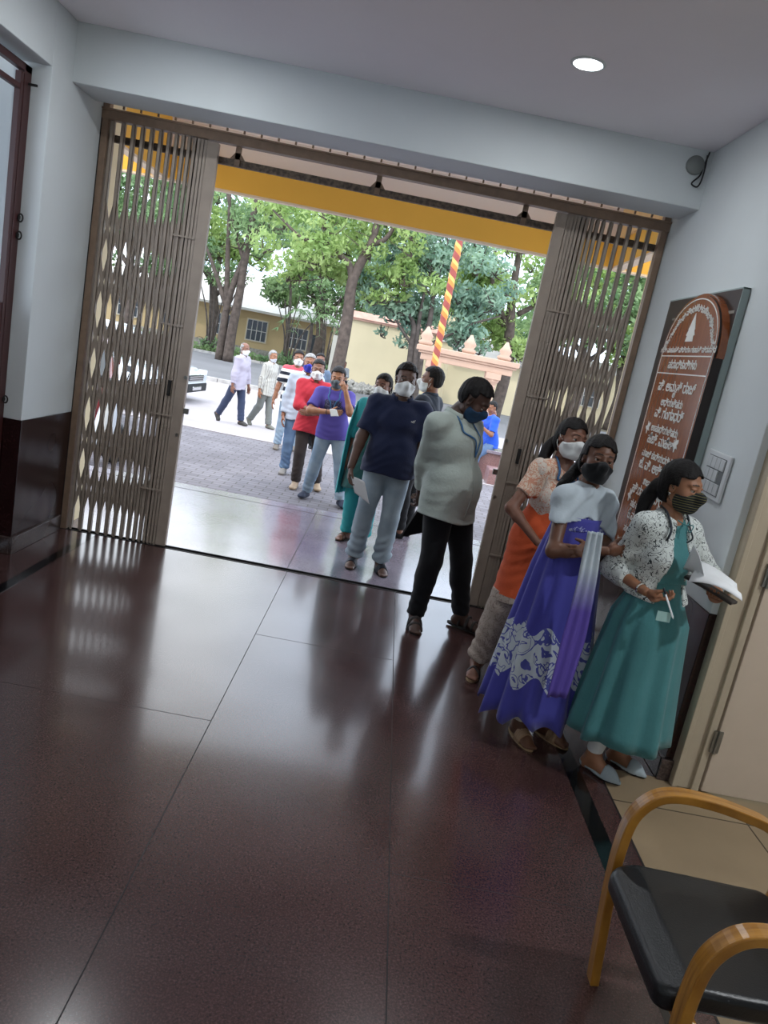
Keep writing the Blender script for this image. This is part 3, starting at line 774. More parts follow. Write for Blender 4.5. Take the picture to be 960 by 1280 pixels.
    def headmesh(s):
        q = SDF()
        q.ell((0, -.012, .032), (.073, .090, .086), k=.02)
        q.ell((0, .022, -.030), (.058, .066, .074), k=.03)
        q.ell((0, .052, -.088), (.026, .026, .020), k=.03)
        for sd in (1, -1):
            q.ell((sd*.040, .050, -.028), (.024, .024, .026), k=.025)      # cheek
            q.cone((sd*.055, .0, -.065), (sd*.02, .055, -.092), .018, .016, .03)   # jaw
            q.ell((sd*.031, .094, .006), (.017, .014, .012), k=.012, op='s')
            q.cone((sd*.012, .080, .030), (sd*.045, .064, .030), .010, .008, .014)  # brow ridge
            q.ell((sd*.031, .076, .013), (.0155, .0135, .007), k=.006)     # upper lid
            q.ell((sd*.031, .074, -.007), (.0150, .0130, .006), k=.006)
            q.ell((sd*.073, -.008, -.004), (.0085, .018, .030), R=head_rot(-sd*18, 0), k=.008)
            q.ell((sd*.079, -.004, -.002), (.006, .010, .017), k=.004, op='s')
            q.ell((sd*.012, .094, -.026), (.0085, .009, .0075), k=.008)
        q.cone((0, .080, .018), (0, .103, -.022), .0075, .0115, .014)
        q.ell((0, .083, -.050), (.021, .010, .0052), k=.006)
        q.ell((0, .080, -.060), (.018, .010, .0055), k=.006)
        q.cone((0, -.018, -.045), (0, -.028, -.13), .050 if not s.fem else .043, .050 if not s.fem else .042, .03)
        vs, fs = q.mesh(.0042 if s.vox < .007 else .0065)
        return vs, fs
    def W(s, vs): return s.C+(np.asarray(vs)*s.hs)@s.R.T
    def body(s):
        q = SDF()
        s.torso(q)
        q.cone(s.neck+V(0, -.01, -.03), s.C+s.R@V(0, -.024, -.07)*s.hs, .056*s.k*(.9 if s.fem else 1.08), .047*s.k*(.9 if s.fem else 1.05), .04)
        for sd in (1, -1):
            s.arm(q, sd, upto=2, cut=False); s.leg(q, sd, cut=False); s.foot(q, sd, toes=s.toes)
        parts = [q.mesh(min(s.vox*.85, .007))]
        hv, hf = s.headmesh(); hl = hv.copy(); hv = s.W(hv); parts.append((hv, hf))
        for sd in (1, -1): parts.append(s.handmesh(sd))
        C, R, hs = s.C, s.R, s.hs
        def mi(c):
            L = (c-C)@R/hs
            out = np.zeros(len(c), int)
            nearh = np.linalg.norm(L, axis=1) < .15
            brow = nearh & (np.abs(np.abs(L[:, 0])-.030) < .017) & (np.abs(L[:, 2]-(.0335-.10*np.abs(np.abs(L[:, 0])-.026))) < .0032) & (L[:, 1] > .05)
            lip = nearh & (np.abs(L[:, 0]) < .022) & (np.abs(L[:, 2]+.055) < .0085) & (L[:, 1] > .083)
            out[brow] = 1; out[lip] = 2
            return out
        s.bodyobj = mesh_obj('body', parts, [s.skin, M_brow, s.lips], s.root, mi)
        for sd in (1, -1):
            m = MB(); m.lathe([(.0001, .0122), (.005, .0111), (.009, .0082), (.0115, .0040), (.0122, 0), (.0115, -.004), (.009, -.0082), (.005, -.0111), (.0001, -.0122)], n=14)
            P = m.v[0]; P = P+V(sd*.031, .0712, .003)
            m.v[0] = s.W(P)
            cen = np.array([m.v[0][list(f)].mean(0) for f in m.f]); L = (cen-C)@R/hs-V(sd*.031, .0712, .003)
            L = L/np.linalg.norm(L, axis=1)[:, None]
            gz = nrm(getattr(s, 'gaze', (0, 1, -.05)))
            m.m = [1 if l@gz > .86 else 0 for l in L]
            m.build('eye', [M_eye, M_iris], s.root, smooth=True)
    # ---------------- head wear
    def hair(s, style='short', m=None, top=.014, seed=1):
        m = m or M_hair
        q = SDF(); t = top
        q.ell((0, -.014, .032), (.073+t*.72, .090+t*.9, .086+t), k=.02)
        if style in ('short', 'bald'): q.ell((0, -.032, -.02), (.067+t*.45, .067+t*.6, .055), k=.03)
        else: q.ell((0, -.035, -.03), (.070+t*.8, .066+t, .075), k=.03)
        if style == 'pony':
            q.cone((0, -.11, .0), (0, -.125, -.05), .028, .030, .03)
        if style == 'quiff': q.ell((0, .05, .105), (.05, .045, .03), k=.03)
        st = style
        def post(F, X, Y, Z):
            # face opening
            hl = .052 if st != 'bald' else .085
            if st in ('short', 'quiff', 'bald'):
                cutf = np.minimum(-(Z-(hl+.038-.25*np.abs(X))), Y-.012)       # front lower region
                F = np.maximum(F, np.minimum(-(Z-.058), Y-.018))
                F = F+np.clip((.05-Z)*.08, 0, .0075)
                F = np.maximum(F, cutf)
                cuts = np.minimum(-(Z-.028), Y+.034)            # around the ears and sideburns
                F = np.maximum(F, cuts)
                F = np.maximum(F, -.060-Z+.0*X)
                if st == 'bald': F = np.maximum(F, np.minimum(Z-.075, Y+.07))
            else:
                d = np.sqrt((X/.071)**2+((Z+.01)/.086)**2)-1
                cutf = np.minimum(-d*.06, Y-.004)
                F = np.maximum(F, cutf)
                F = np.maximum(F, np.minimum(-(Z-.056), Y-.020))
                F = np.maximum(F, np.minimum(-(Z-.008), Y+.022))
                F = np.maximum(F, -.09-Z+.0*X)
            F = F+(.0024 if st != 'long' else .0018)*np.sin(170*X+60*Z+seed)*np.sin(150*Y+40*Z+seed)
            return F
        vs, fs = q.mesh(.0045 if s.vox < .007 else .007, post)
        return mesh_obj('hair', [(s.W(vs), fs)], m, s.root)
    def lock(s, pts, rad, name='ponytail', local=False, m=None):
        q = SDF(); P, R_ = catmull(pts, rad, 5)
        q.chain(P, R_, .01)
        def post(F, X, Y, Z): return F+.003*np.sin(150*X+60*Y+8*np.sin(9*Z))
        vs, fs = q.mesh(.0055, post)
        if local: vs = s.W(vs)
        return mesh_obj(name, [(vs, fs)], m or M_hair, s.root)
    def mask(s, m, kind='surgical', loops=None, low=0, label=None):
        q = SDF(); i = .0055
        q.ell((0, .022, -.030), (.058+i, .066+i, .074+i*.6), k=.02)
        q.ell((0, .052, -.085), (.030+i, .030+i, .024+i), k=.03)
        for sd in (1, -1):
            q.ell((sd*.040, .050, -.028), (.024+i, .024+i, .026+i), k=.025)
            q.cone((sd*.055, .0, -.065), (sd*.02, .055, -.092), .018+i, .016+i, .03)
        pk = .012 if kind == 'cup' else .003
        q.cone((0, .078, .010), (0, .101+pk, -.024), .009, .011, .03)
        q.cone((0, .101+pk, -.026), (0, .082+pk*.6, -.07), .013, .013, .045)
        def post(F, X, Y, Z):
            top = .006-.50*np.abs(X)*1.0-low
            F = np.maximum(F, Z-top)
            F = np.maximum(F, .010+.15*np.abs(Z+.05)-Y)
            return np.maximum(F, -.112-Z)
        vs, fs = q.mesh(.0042 if s.vox < .007 else .0065, post)
        o = mesh_obj('face_mask', [(s.W(vs), fs)], m, s.root)
        if label: o['label'] = label
        lm = loops or m
        for sd in (1, -1):
            b = MB()
            for a, c in (((sd*.058, .012, -.022), (sd*.080, -.014, .018)), ((sd*.055, .012, -.085), (sd*.082, -.016, -.025))):
                mid = (V(*a)+V(*c))/2+V(sd*.012, 0, 0)
                b.tube(s.W([a, mid, c]), .0017*s.hs, 6, smooth=3)
            b.build('ear_loop', lm, o, smooth=True)
        return o
    # ---------------- clothing
    def shirt(s, m, sleeve=.75, hem=None, infl=.014, wr=.004, name='shirt', neckv=0, cuff=0, slit=None, seed=0, armi=None, extra=None, hemtilt=0, front=None, mats=None, mi=None, tail=1.0):
        q = SDF(); s.torso(q, infl, .06)
        hem = hem if hem is not None else s.pel[2]-.08
        ai = infl if armi is None else armi
        for sd in (1, -1):
            s.arm(q, sd, ai, sleeve, .045)
        g, kk = s.g, s.k
        rr = (.150 if not s.fem else .155)*g*kk+infl
        for dx in (-1, 1):
            q.cone(s.waist+V(dx*.045, .0, 0), V(s.pel[0]+dx*.072*tail**2, s.pel[1]+.005, hem-.04), rr*.68*min(1, tail), rr*.78*tail, .06)
        if extra: extra(q)
        nk = s.neck
        q.ell(nk+V(0, .03+neckv*.3, .035), (.058*kk, .062*kk, .05*kk+neckv), k=.012, op='s')
        q.ell(nk+V(0, -.01, .075), (.060*kk, .066*kk, .075*kk), k=.012, op='s')
        def post(F, X, Y, Z):
            F = F+wr*(wrinkle(X, Y, Z, 1.0, seed)+.45*np.sin(80*Z+30*X+5*np.sin(11*X+seed)+4*np.sin(8*Z))*np.sin(10*X+6*Z+seed))
            F = np.maximum(F, (hem+hemtilt*X+.012*np.cos(14*X+seed)+slit_(X, Y)-Z))
            if front is not None: F = front(F, X, Y, Z)
            return F
        def slit_(X, Y): return 0*X+0*Y
        F, lo = q.field(s.vox, post=post); s.grid = (F, lo, s.vox); s.hem = hem
        vs, fs = surface_nets(F, lo, s.vox)
        return mesh_obj(name, [(vs, fs)], mats or m, s.root, mi)
    def front(s, x, z, off=.004, back=False):
        F, lo, h = s.grid; i = int(round((x-lo[0])/h)); k = int(round((z-lo[2])/h))
        i = min(max(i, 0), F.shape[0]-1); k = min(max(k, 0), F.shape[2]-1); w = np.where(F[i, :, k] < 0)[0]
        if not len(w): return s.chest[1]+.1
        j = w[0] if back else w[-1]
        return lo[1]+h*j+(-(off+h*.3) if back else off+h*.5)
    def collar(s, m, w=.02, open_=.35, name='collar', r=None, z=0):
        kk = s.k; r = r or .066*kk*(.5+.5*s.g)
        m_ = MB(); n = 20; base = s.neck+V(0, -.003, .012+z)
        vs = []; a0 = PI/2+open_; a1 = PI/2+2*PI-open_
        for i in range(n+1):
            a = a0+(a1-a0)*i/n; f = math.sin(a)
            dz = -.028*max(0, f); rx = r*(1.0+.05*f)
            for (dr, h) in ((.0, .024+w), (.008, .03+w), (.018, .012), (.014, .0)):
                vs.append(base+V((rx+dr)*math.cos(a), (r*.98+dr)*f, h*.75+dz))
        fs = []
        for i in range(n):
            for j in range(4): fs.append((i*4+j, i*4+(j+1) % 4, (i+1)*4+(j+1) % 4, (i+1)*4+j))
        fs += [(3, 2, 1, 0), (n*4, n*4+1, n*4+2, n*4+3)]
        m_.add(vs, fs); return m_.build(name, m, s.root, smooth=True)
    def trousers(s, m, infl=.016, upto=1.97, flare=.012, wr=.005, name='trousers', seed=0, shin=0):
        q = SDF(); g, kk = s.g, s.k
        q.ell(s.pel+V(0, -.01, .03*kk), (.158*g*kk+infl*.7, .112*g*kk+infl*.7, .12*kk), k=.05)
        q.cone(s.pel+V(0, 0, .03), s.pel+V(0, 0, .14), .12*g*kk, .115*g*kk, .05)
        for sd in (1, -1): s.leg(q, sd, infl, upto, .022, flare)
        an = (s.an[1]+s.an[-1])/2
        def post(F, X, Y, Z):
            low = np.clip((s.kn[1][2]*1.2-Z)*2.5, .25, 1)
            fine = np.sin(95*Z+9*np.sin(7*X+seed)+14*Y)*np.clip((s.kn[1][2]*.95-Z)*5, 0, 1)*.55
            return np.maximum(F+wr*low*(wrinkle(X, Y, Z, 1.0, seed)+fine), Z-min(s.pel[2]+.11, getattr(s, 'hem', 9)+.06))
        vs, fs = q.mesh(s.vox, post)
        return mesh_obj(name, [(vs, fs)], m, s.root)
    def shoes(s, m, sole, kind='shoe'):
        kk = s.k*(.95 if s.fem else 1.0)
        for sd in (1, -1):
            A = s.an[sd]; t = s.td[sd]; lat = nrm(np.cross(t, (0, 0, 1))); up = np.cross(lat, t); base = A-up*.045*kk
            if kind in ('shoe', 'flat'):
                q = SDF(); i = .008 if kind == 'shoe' else .005
                tl = .155 if kind == 'shoe' else .175
                q.cone(base-t*.028*kk, base+t*.10*kk-up*.002, .030*kk+i, .030*kk+i, .02)
                if kind == 'shoe': q.cone(A+t*.02-up*.008, base+t*.1*kk, .036*kk+i, .022*kk+i, .03); q.ell(base+t*.125*kk-up*.006, (.040*kk+i, .055*kk, .022*kk+i), R=np.array([lat, t, up]), k=.02)
                else: q.cone(base+t*.08*kk-up*.006, base+t*.12*kk-up*.010, .042*kk, .036*kk, .03); q.cone(base+t*.12*kk-up*.010, base+t*tl*kk-up*.016, .034*kk, .015*kk, .03)
                q2p = base-up*(.031*kk)
                def post(F, X, Y, Z):
                    h = (X-q2p[0])*up[0]+(Y-q2p[1])*up[1]+(Z-q2p[2])*up[2]
                    al = (X-base[0])*t[0]+(Y-base[1])*t[1]+(Z-base[2])*t[2]
                    F = np.maximum(F, -h)
                    if kind == 'flat': F = np.maximum(F, np.minimum(h-.022*kk-np.maximum(0, -al)*.35, .088*kk-al))
                    return F
                vs, fs = q.mesh(.005, post)
                mesh_obj('shoe', [(vs, fs)], [m, sole], s.root, lambda c: (((c-q2p)@up) < .010).astype(int))
            else:
                b = MB(); out = []
                for j in range(20):
                    a = 2*PI*j/20; x = math.cos(a)*.044*kk*(1.0+.12*math.sin(a)); y = .048*kk+math.sin(a)*.132*kk
                    out.append((x, y))
                vs = []
                for h in (-.040*kk, -.026*kk):
                    for x, y in out: vs.append(base+lat*x+t*y+up*h)
                n = 20
                b.add(vs, [tuple(range(n-1, -1, -1)), tuple(range(n, 2*n))]+[(i, (i+1) % n, n+(i+1) % n, n+i) for i in range(n)])
                o = b.build('sandal', sole, s.root)
                def strap(y, h, w, r=.006, tilt=0):
                    bb = MB(); P = []
                    for j in range(9):
                        a = PI*j/8; P.append(base+lat*math.cos(a)*(w*kk)+t*(y*kk+tilt*math.cos(a))+up*(-.026*kk+math.sin(a)*h*kk))
                    bb.tube(P, r*kk, 8, flat=.45); bb.build('strap', m, o, smooth=True)
                if kind == 'slide':
                    for yy in (.055, .070, .085, .100): strap(yy, .076-(yy-.055)*.35, .044, .012)
                elif kind == 'floater':
                    strap(.110, .056, .045, .011); strap(.065, .078, .044, .012); strap(.012, .108, .038, .010, 0)
                    bb = MB(); bb.tube([base+lat*.032*kk-t*.0*kk+up*.02, base-t*.045*kk+up*.022, base-lat*.032*kk+up*.02], .006*kk, 8, smooth=4, flat=.4); bb.build('strap', m, o, smooth=True)
                else:
                    strap(.085, .066, .043, .009, .02); strap(.10, .060, .043, .009, -.02)
    def watch(s, sd, m, face):
        W = s.wr[sd]; d = nrm(s.wr[sd]-s.el[sd]); c = W-d*.03
        u = nrm(np.cross(d, (.3, .2, 1))); w = np.cross(d, u); r = (.027 if not s.fem else .0235)*s.k*(.55+.45*s.g)+.004
        b = MB(); P = [c+r*(math.cos(a)*u+math.sin(a)*w) for a in np.linspace(0, 2*PI, 17)]
        b.tube(P, .006, 6, flat=.5); o = b.build('watch', m, s.root, smooth=True)
        return o
    def lanyard(s, m, badge=None, tipz=None, tipx=0, name='lanyard', r=.006):
        n = s.neck; kk = s.k; tz = tipz if tipz is not None else s.chest[2]-.06; o = None
        for sd in (1, -1):
            x0 = n[0]+sd*.062*kk; zs = [n[2]-.035, n[2]-.08, (n[2]+tz)/2, tz+.06, tz]; xs = [x0, x0+sd*.006, n[0]+tipx+(x0-n[0])*.55, n[0]+tipx+sd*.014, n[0]+tipx]
            pts = [n+V(0, -.062*kk, .038), n+V(sd*.050*kk, -.03*kk, .036), n+V(sd*.066*kk, .03*kk, .022)]+[V(x, s.front(x, z, r*.6+.006), z) for x, z in zip(xs, zs)]
            b = MB(); b.tube(pts, r, 6, smooth=5, flat=.5)
            if sd == 1: o = b.build(name, m, s.root, smooth=True)
            else: b.build('strap', m, o, smooth=True)
        if badge is not None:
            y = s.front(n[0]+tipx, tz-.05, .006); b = MB(); b.box((n[0]+tipx-.03, y-.003, tz-.09), (n[0]+tipx+.03, y+.003, tz-.005)); b.build('badge', badge, o)
        return o
    def local(s, p):
        """world point -> this person's own frame"""
        l = s.root.location; a = -s.root.rotation_euler[2]; x, y, z = p[0]-l[0], p[1]-l[1], p[2]-l[2]
        return V(x*math.cos(a)-y*math.sin(a), x*math.sin(a)+y*math.cos(a), z)

def wl(loc, face, p):
    ang = -(math.atan2(face[1], face[0])-PI/2); x, y = p[0]-loc[0], p[1]-loc[1]
    return V(x*math.cos(ang)-y*math.sin(ang), x*math.sin(ang)+y*math.cos(ang), p[2]-loc[2])

def loft(name, rings, mats, parent, nf=9, n=120, thick=.004, seed=0, scallop=0, uvname='UVMap', taper=None):
    """cloth skirt: rings of (z, cx, cy, rx, ry, fold)"""
    R = np.array(rings, float); 
    # refine
    t = np.linspace(0, len(R)-1, (len(R)-1)*6+1); RR = np.stack([np.interp(t, range(len(R)), R[:, j]) for j in range(6)], 1)
    N = len(RR); vs = []; rnd = np.random.RandomState(seed); ph = rnd.rand(6)*6.28
    for i, (z, cx, cy, rx, ry, fo) in enumerate(RR):
        v = i/(N-1)
        for k in range(n):
            a = 2*PI*k/n
            w = math.cos(nf*a+ph[0]+.8*math.sin(2*a+ph[1])+.5*v)+.5*math.cos((nf*1.0+4)*a+ph[2])+.35*math.cos(3*a+ph[3])
            r = 1+fo*w
            zz = z+(scallop*abs(math.sin(nf*.5*a+ph[0]*.5))*v**6 if scallop else 0)+.010*v*math.cos(5*a+ph[4])
            vs.append((cx+rx*r*math.cos(a), cy+ry*r*math.sin(a), zz))
    fs = [(i*n+k, i*n+(k+1) % n, (i+1)*n+(k+1) % n, (i+1)*n+k) for i in range(N-1) for k in range(n)]
    m = MB(); m.add(vs, fs); o = m.build(name, mats, parent, smooth=True, fixn=False)
    uv = o.data.uv_layers.new(name='UVMap'); 
    arr = np.zeros((len(fs)*4, 2), np.float32); j = 0
    for i in range(N-1):
        for k in range(n):
            for (ii, kk2) in ((i, k), (i, k+1), (i+1, k+1), (i+1, k)):
                arr[j] = (kk2/n, ii/(N-1)); j += 1
    uv.data.foreach_set('uv', arr.ravel())
    if thick:
        so = o.modifiers.new('thickness', 'SOLIDIFY'); so.thickness = thick; so.offset = 0
    return o

def ribbon(name, pts, width, mats, parent, across, n=14, pleat=.006, np_=5, thick=.003, sub=8, seed=0):
    """cloth strip: path pts, width(s), across: list of direction vectors"""
    P, Wd = catmull(pts, width, sub); A = np.array([nrm(a) for a in across], float)
    tt = np.linspace(0, len(A)-1, len(P)); A = np.stack([np.interp(tt, range(len(A)), A[:, j]) for j in range(3)], 1)
    T = np.gradient(P, axis=0); vs = []
    for i in range(len(P)):
        a = nrm(A[i]); nn = nrm(np.cross(T[i], a))
        for k in range(n+1):
            u = k/n-.5; vs.append(P[i]+a*u*Wd[i]+nn*pleat*math.sin(u*2*PI*np_+seed+i*.05))
    N = len(P); fs = [(i*(n+1)+k, i*(n+1)+k+1, (i+1)*(n+1)+k+1, (i+1)*(n+1)+k) for i in range(N-1) for k in range(n)]
    m = MB(); m.add(vs, fs); o = m.build(name, mats, parent, smooth=True, fixn=False)
    uv = o.data.uv_layers.new(name='UVMap'); arr = []
    for i in range(N-1):
        for k in range(n):
            for ii, k2 in ((i, k), (i, k+1), (i+1, k+1), (i+1, k)): arr += [k2/n, ii/(N-1)]
    uv.data.foreach_set('uv', np.array(arr, np.float32))
    if thick: so = o.modifiers.new('thickness', 'SOLIDIFY'); so.thickness = thick; so.offset = 0
    return o
# ------------------------------------------------------------------ porch
def gz(y): return -.20 if y < 12.8 else (-.20-.18*(y-12.8)/3.2 if y < 16 else -.38)
struct(bx('porch_floor', (-4.5, YG+.05, -.3), (5, 7.62, -.002), M_gran_porch)); bpy.data.objects['porch_floor'].name = 'floor.010'
trim((-4.5, 7.40, -.01), (5, 7.405, 0), M_joint); trim((-.53, YG+.05, -.01), (-.525, 7.62, .0), M_joint); trim((1.2, YG+.05, -.01), (1.205, 7.62, .0), M_joint)
trim((-4.5, 7.62, -.3), (5, 7.66, -.012), M_skirt)
# outer walls of the building round the opening
M_facade = mat('yellow_facade', '#f0e0b8', .8, var=.03, vscale=1)
struct(bx('wall_facade_left', (-7, 5.445, -.3), (XL-.001, 5.78, 4.4), M_facade)); struct(bx('wall_facade_right', (XR+.002, 5.445, -.3), (6.5, 5.62, 4.4), M_facade))
struct(bx('wall_facade_top', (XL, 5.28, 3.42), (XR, 5.62, 4.4), M_facade))
# porch roof: ceiling slab, front beam and two side beams
struct(bx('ceiling_porch', (-2.9, 5.62, 3.42), (2.3, 7.5, 3.56), M_pceil))
def pbeam(name, a, b, inner):
    x0, y0, z0 = a; x1, y1, z1 = b
    m = MB(); m.box((x0, y0, z0+.02), (x1, y1, z1)); m.box((x0+.002, y0+.002, z0), (x1-.002, y1-.002, z0+.021), 1)
    return struct(m.build(name, [M_yellow, M_soffit]))
pbeam('trim_200', (-2.9, 7.42, 2.875), (2.3, 7.50, 3.15), 'y')
struct(bx('trim_204', (-2.9, 7.45, 3.14), (2.3, 7.50, 3.6), M_pceil))
pbeam('trim_201', (-2.56, 5.62, 2.885), (-2.46, 7.42, 3.6), 'x')
pbeam('trim_202', (1.83, 5.62, 2.885), (1.93, 7.42, 3.6), 'x')
struct(bx('trim_203', (1.80, 5.62, 3.14), (1.83, 7.42, 3.42), M_yellow_pale))

# ------------------------------------------------------------------ ground
Mp, nt, b = new_mat('grey_paver_bricks')
tc = node(nt, 'ShaderNodeTexCoord'); br = node(nt, 'ShaderNodeTexBrick')
br.inputs['Color1'].default_value = lin('#7e7a80'); br.inputs['Color2'].default_value = lin('#6c686e'); br.inputs['Mortar'].default_value = lin('#544e4d')
br.inputs['Scale'].default_value = 1.0; br.inputs['Mortar Size'].default_value = .008; br.inputs['Brick Width'].default_value = .24; br.inputs['Row Height'].default_value = .12
nt.links.new(tc.outputs['Object'], br.inputs['Vector'])
nz = node(nt, 'ShaderNodeTexNoise', i_Scale=1.2, i_Detail=5.0); nt.links.new(tc.outputs['Object'], nz.inputs['Vector'])
mx = node(nt, 'ShaderNodeMix', data_type='RGBA', blend_type='MULTIPLY'); mx.inputs[0].default_value = .7
rr = ramp(nt, nz.outputs['Fac'], [(.3, '#c4c0c0'), (.7, '#ffffff')]); nt.links.new(br.outputs['Color'], mx.inputs[6]); nt.links.new(rr.outputs[0], mx.inputs[7])
nt.links.new(mx.outputs[2], b.inputs['Base Color']); b.inputs['Roughness'].default_value = .75
bp = node(nt, 'ShaderNodeBump', i_Strength=.4, i_Distance=.01); nt.links.new(br.outputs['Fac'], bp.inputs['Height']); bp.invert = True; nt.links.new(bp.outputs['Normal'], b.inputs['Normal'])
M_conc = mat('pale_concrete_apron', '#a19a9b', .8, var=.07, vscale=.8, bump=.1, bscale=20)
M_road = mat('grey_asphalt', '#6c6b6e', .85, var=.08, vscale=.5, bump=.2, bscale=60)
M_kerb = mat('concrete_kerb', '#a8a4a0', .8, var=.15, vscale=6)
M_earth = mat('brown_earth', '#6f6350', .95, color2='#4a4434', vscale=1.5, bump=.3, bscale=12)
def ground(name, y0, y1, m, x0=-45, x1=45, dz=0):
    ys = [y0]+[y for y in (12.8, 16) if y0 < y < y1]+[y1]; vs = []; fs = []
    for y in ys: vs += [(x0, y, gz(y)+dz), (x1, y, gz(y)+dz)]
    for y in reversed(ys): vs += [(x0, y, -.8), (x1, y, -.8)]
    n = len(ys); fs = [(2*i, 2*i+1, 2*i+3, 2*i+2) for i in range(2*n-1)]
    return struct(MB().add(vs, fs).build(name, m))
ground('floor_paving', 7.66, 12.9, Mp); ground('floor_apron', 12.9, 25.0, M_conc); ground('floor_road', 25.0, 42.0, M_road); ground('floor_verge', 42.0, 95, M_earth)
for i, nm in enumerate(('floor_paving', 'floor_apron', 'floor_road', 'floor_verge')): bpy.data.objects[nm].name = 'floor.%03d' % (20+i)
trim((-45, 12.85, -.22), (45, 12.95, -.19), M_conc)
def kerb(x0, x1, y, label):
    m = MB(); x = x0; i = 0
    while x < x1-.01: m.box((x, y-.09, gz(y)-.05), (min(x+.92, x1), y+.09, gz(y)+.13)); x += .94
    return tag(m.build('kerb', M_kerb, bevel=.015), label, 'kerb')
kerb(-9.5, -.6, 25.0, 'low concrete kerb at the near side of the grey road')
kerb(-30, -2.8, 42.0, 'long concrete kerb below the trees at the far side of the road')
# bed of rubble beside the cream wall
M_rock = mat('grey_rubble', '#7d7a74', .95, color2='#a9a49c', vscale=6, bump=.4, bscale=15)
q = MB(); rs = np.random.RandomState(3)
for i in range(170):
    x = rs.uniform(-2.6, 1.6); y = rs.uniform(33.4, 35.6); r = rs.uniform(.10, .26)
    ico = [(0, 0, 1), (.9, 0, .3), (.28, .85, .3), (-.72, .53, .3), (-.72, -.53, .3), (.28, -.85, .3), (.7, .4, -.6), (-.3, .8, -.6), (-.9, 0, -.6), (-.2, -.8, -.6)]
    P = np.array(ico)*r*rs.uniform(.7, 1.2, (10, 1))+V(x, y, -.30+.22*max(0, 1-abs(y-34.7)))
    q.add(P, [(0, 1, 2), (0, 2, 3), (0, 3, 4), (0, 4, 5), (0, 5, 1), (1, 6, 2), (2, 7, 3), (3, 8, 4), (4, 9, 5), (5, 9, 1), (1, 9, 6), (2, 6, 7), (3, 7, 8), (4, 8, 9)])
tag(q.build('rubble', M_rock), 'grey heap of rubble along the foot of the cream wall', 'rubble', kind='stuff')

# ------------------------------------------------------------------ buildings beyond the road
M_cream = mat('cream_plaster', '#cdbf9f', .8, var=.05, vscale=.6)
M_buff = mat('yellow_buff_plaster', '#b9a27a', .8, var=.05, vscale=.6)
M_roof = mat('pale_roof_sheet', '#c9c4c0', .6, var=.04); M_pink = mat('pink_parapet_tile', '#c69c8c', .8, var=.1, vscale=3)
M_wdark = mat('dark_window_glass', '#23282a', .2)
def winset(t, x0, x1, z0, z1, y, grille=True):
    o = bx('window', (x0-.08, y-.06, z0-.08), (x1+.08, y+.02, z1+.08), M_cream, t)
    bx('pane', (x0, y-.075, z0), (x1, y-.055, z1), M_wdark, o)
    m = MB(); n = 4
    for i in range(n+1): x = x0+(x1-x0)*i/n; m.box((x-.02, y-.10, z0), (x+.02, y-.07, z1))
    for z in (z0, (z0+z1)/2, z1): m.box((x0, y-.10, z-.02), (x1, y-.07, z+.02))
    m.build('grille', M_roof, o)
t = empty('house', (-9.0, 50, -.38), 0, 'low buff yellow building with barred windows and pale sheet roof behind the tree trunks', 'building')
bx('wall', (-11, 0, 0), (4.4, 8, 3.0), M_buff, t); bx('plinth', (-11.05, -.06, 0), (4.45, .0, .5), M_rock, t)
rf = MB(); rf.prism([(-.8, 2.95), (4.2, 5.3), (8.8, 3.3), (8.8, 3.15), (4.2, 5.15), (-.8, 2.8)], -11.6, 5.2, 'x'); rf.build('roof', M_roof, t)
for x0 in (-9.6, -6.6, -3.2, -1.1, 1.6): winset(t, x0, x0+1.3, 1.0, 2.3, 0)
bx('door', (3.2, -.08, 0), (4.1, 0, 2.1), M_wdark, t)
t = empty('boundary_wall', (-2.55, 37, -.38), 0, 'tall blank cream wall with pink tiled coping behind the leaning tree', 'wall')
bx('wall', (0, 0, 0), (4.4, .35, 3.2), M_cream, t, bevel=.03); m = MB(); m.box((-.1, -.1, 3.2), (4.5, .45, 3.3)); m.prism([(-.15, 3.3), (.175, 3.62), (.5, 3.3)], -.1, 4.5, 'x'); m.build('coping', M_pink, t)
bx('gate_post', (-.75, .05, 0), (-.45, .35, 2.3), mat('white_post_paint', '#b5b1a6', .7), t)
t = empty('house', (3.6, 46, -.38), 0, 'cream building with grey water tank on its roof behind the peach arch', 'building')
bx('wall', (-4.5, 0, 0), (12, 9, 3.2), M_cream, t); bx('parapet', (-4.6, -.1, 3.2), (12.1, .2, 3.8), M_roof, t)
bx('roof_room', (-.9, .6, 3.2), (1.3, 3.5, 4.9), M_cream, t, bevel=.02)
for x0 in (4.2, 7.5): winset(t, x0, x0+1.4, 1.1, 2.3, 0)
m = MB(); m.lathe([(.55, 0), (.6, .05), (.6, 1.1), (.5, 1.25), (.2, 1.35), (.2, 1.45)], (0.1, 1.6, 4.9), 20); tk = m.build('water_tank', mat('black_tank_plastic', '#2b3440', .5), t, smooth=True)
M_grey_wall = mat('grey_weathered_wall', '#8d8a86', .85, var=.08, vscale=1)
t = empty('shed', (2.0, 39, -.38), 0, 'cream walled shed with grey sloping roof beyond the peach arch', 'building')
bx('wall', (.6, 0, 0), (5, 4, 2.6), M_cream, t); m = MB(); m.prism([(-.4, 2.6), (4.4, 3.7), (4.4, 3.55), (-.4, 2.5)], .7, 5.3, 'x'); m.build('roof', M_grey_wall, t)

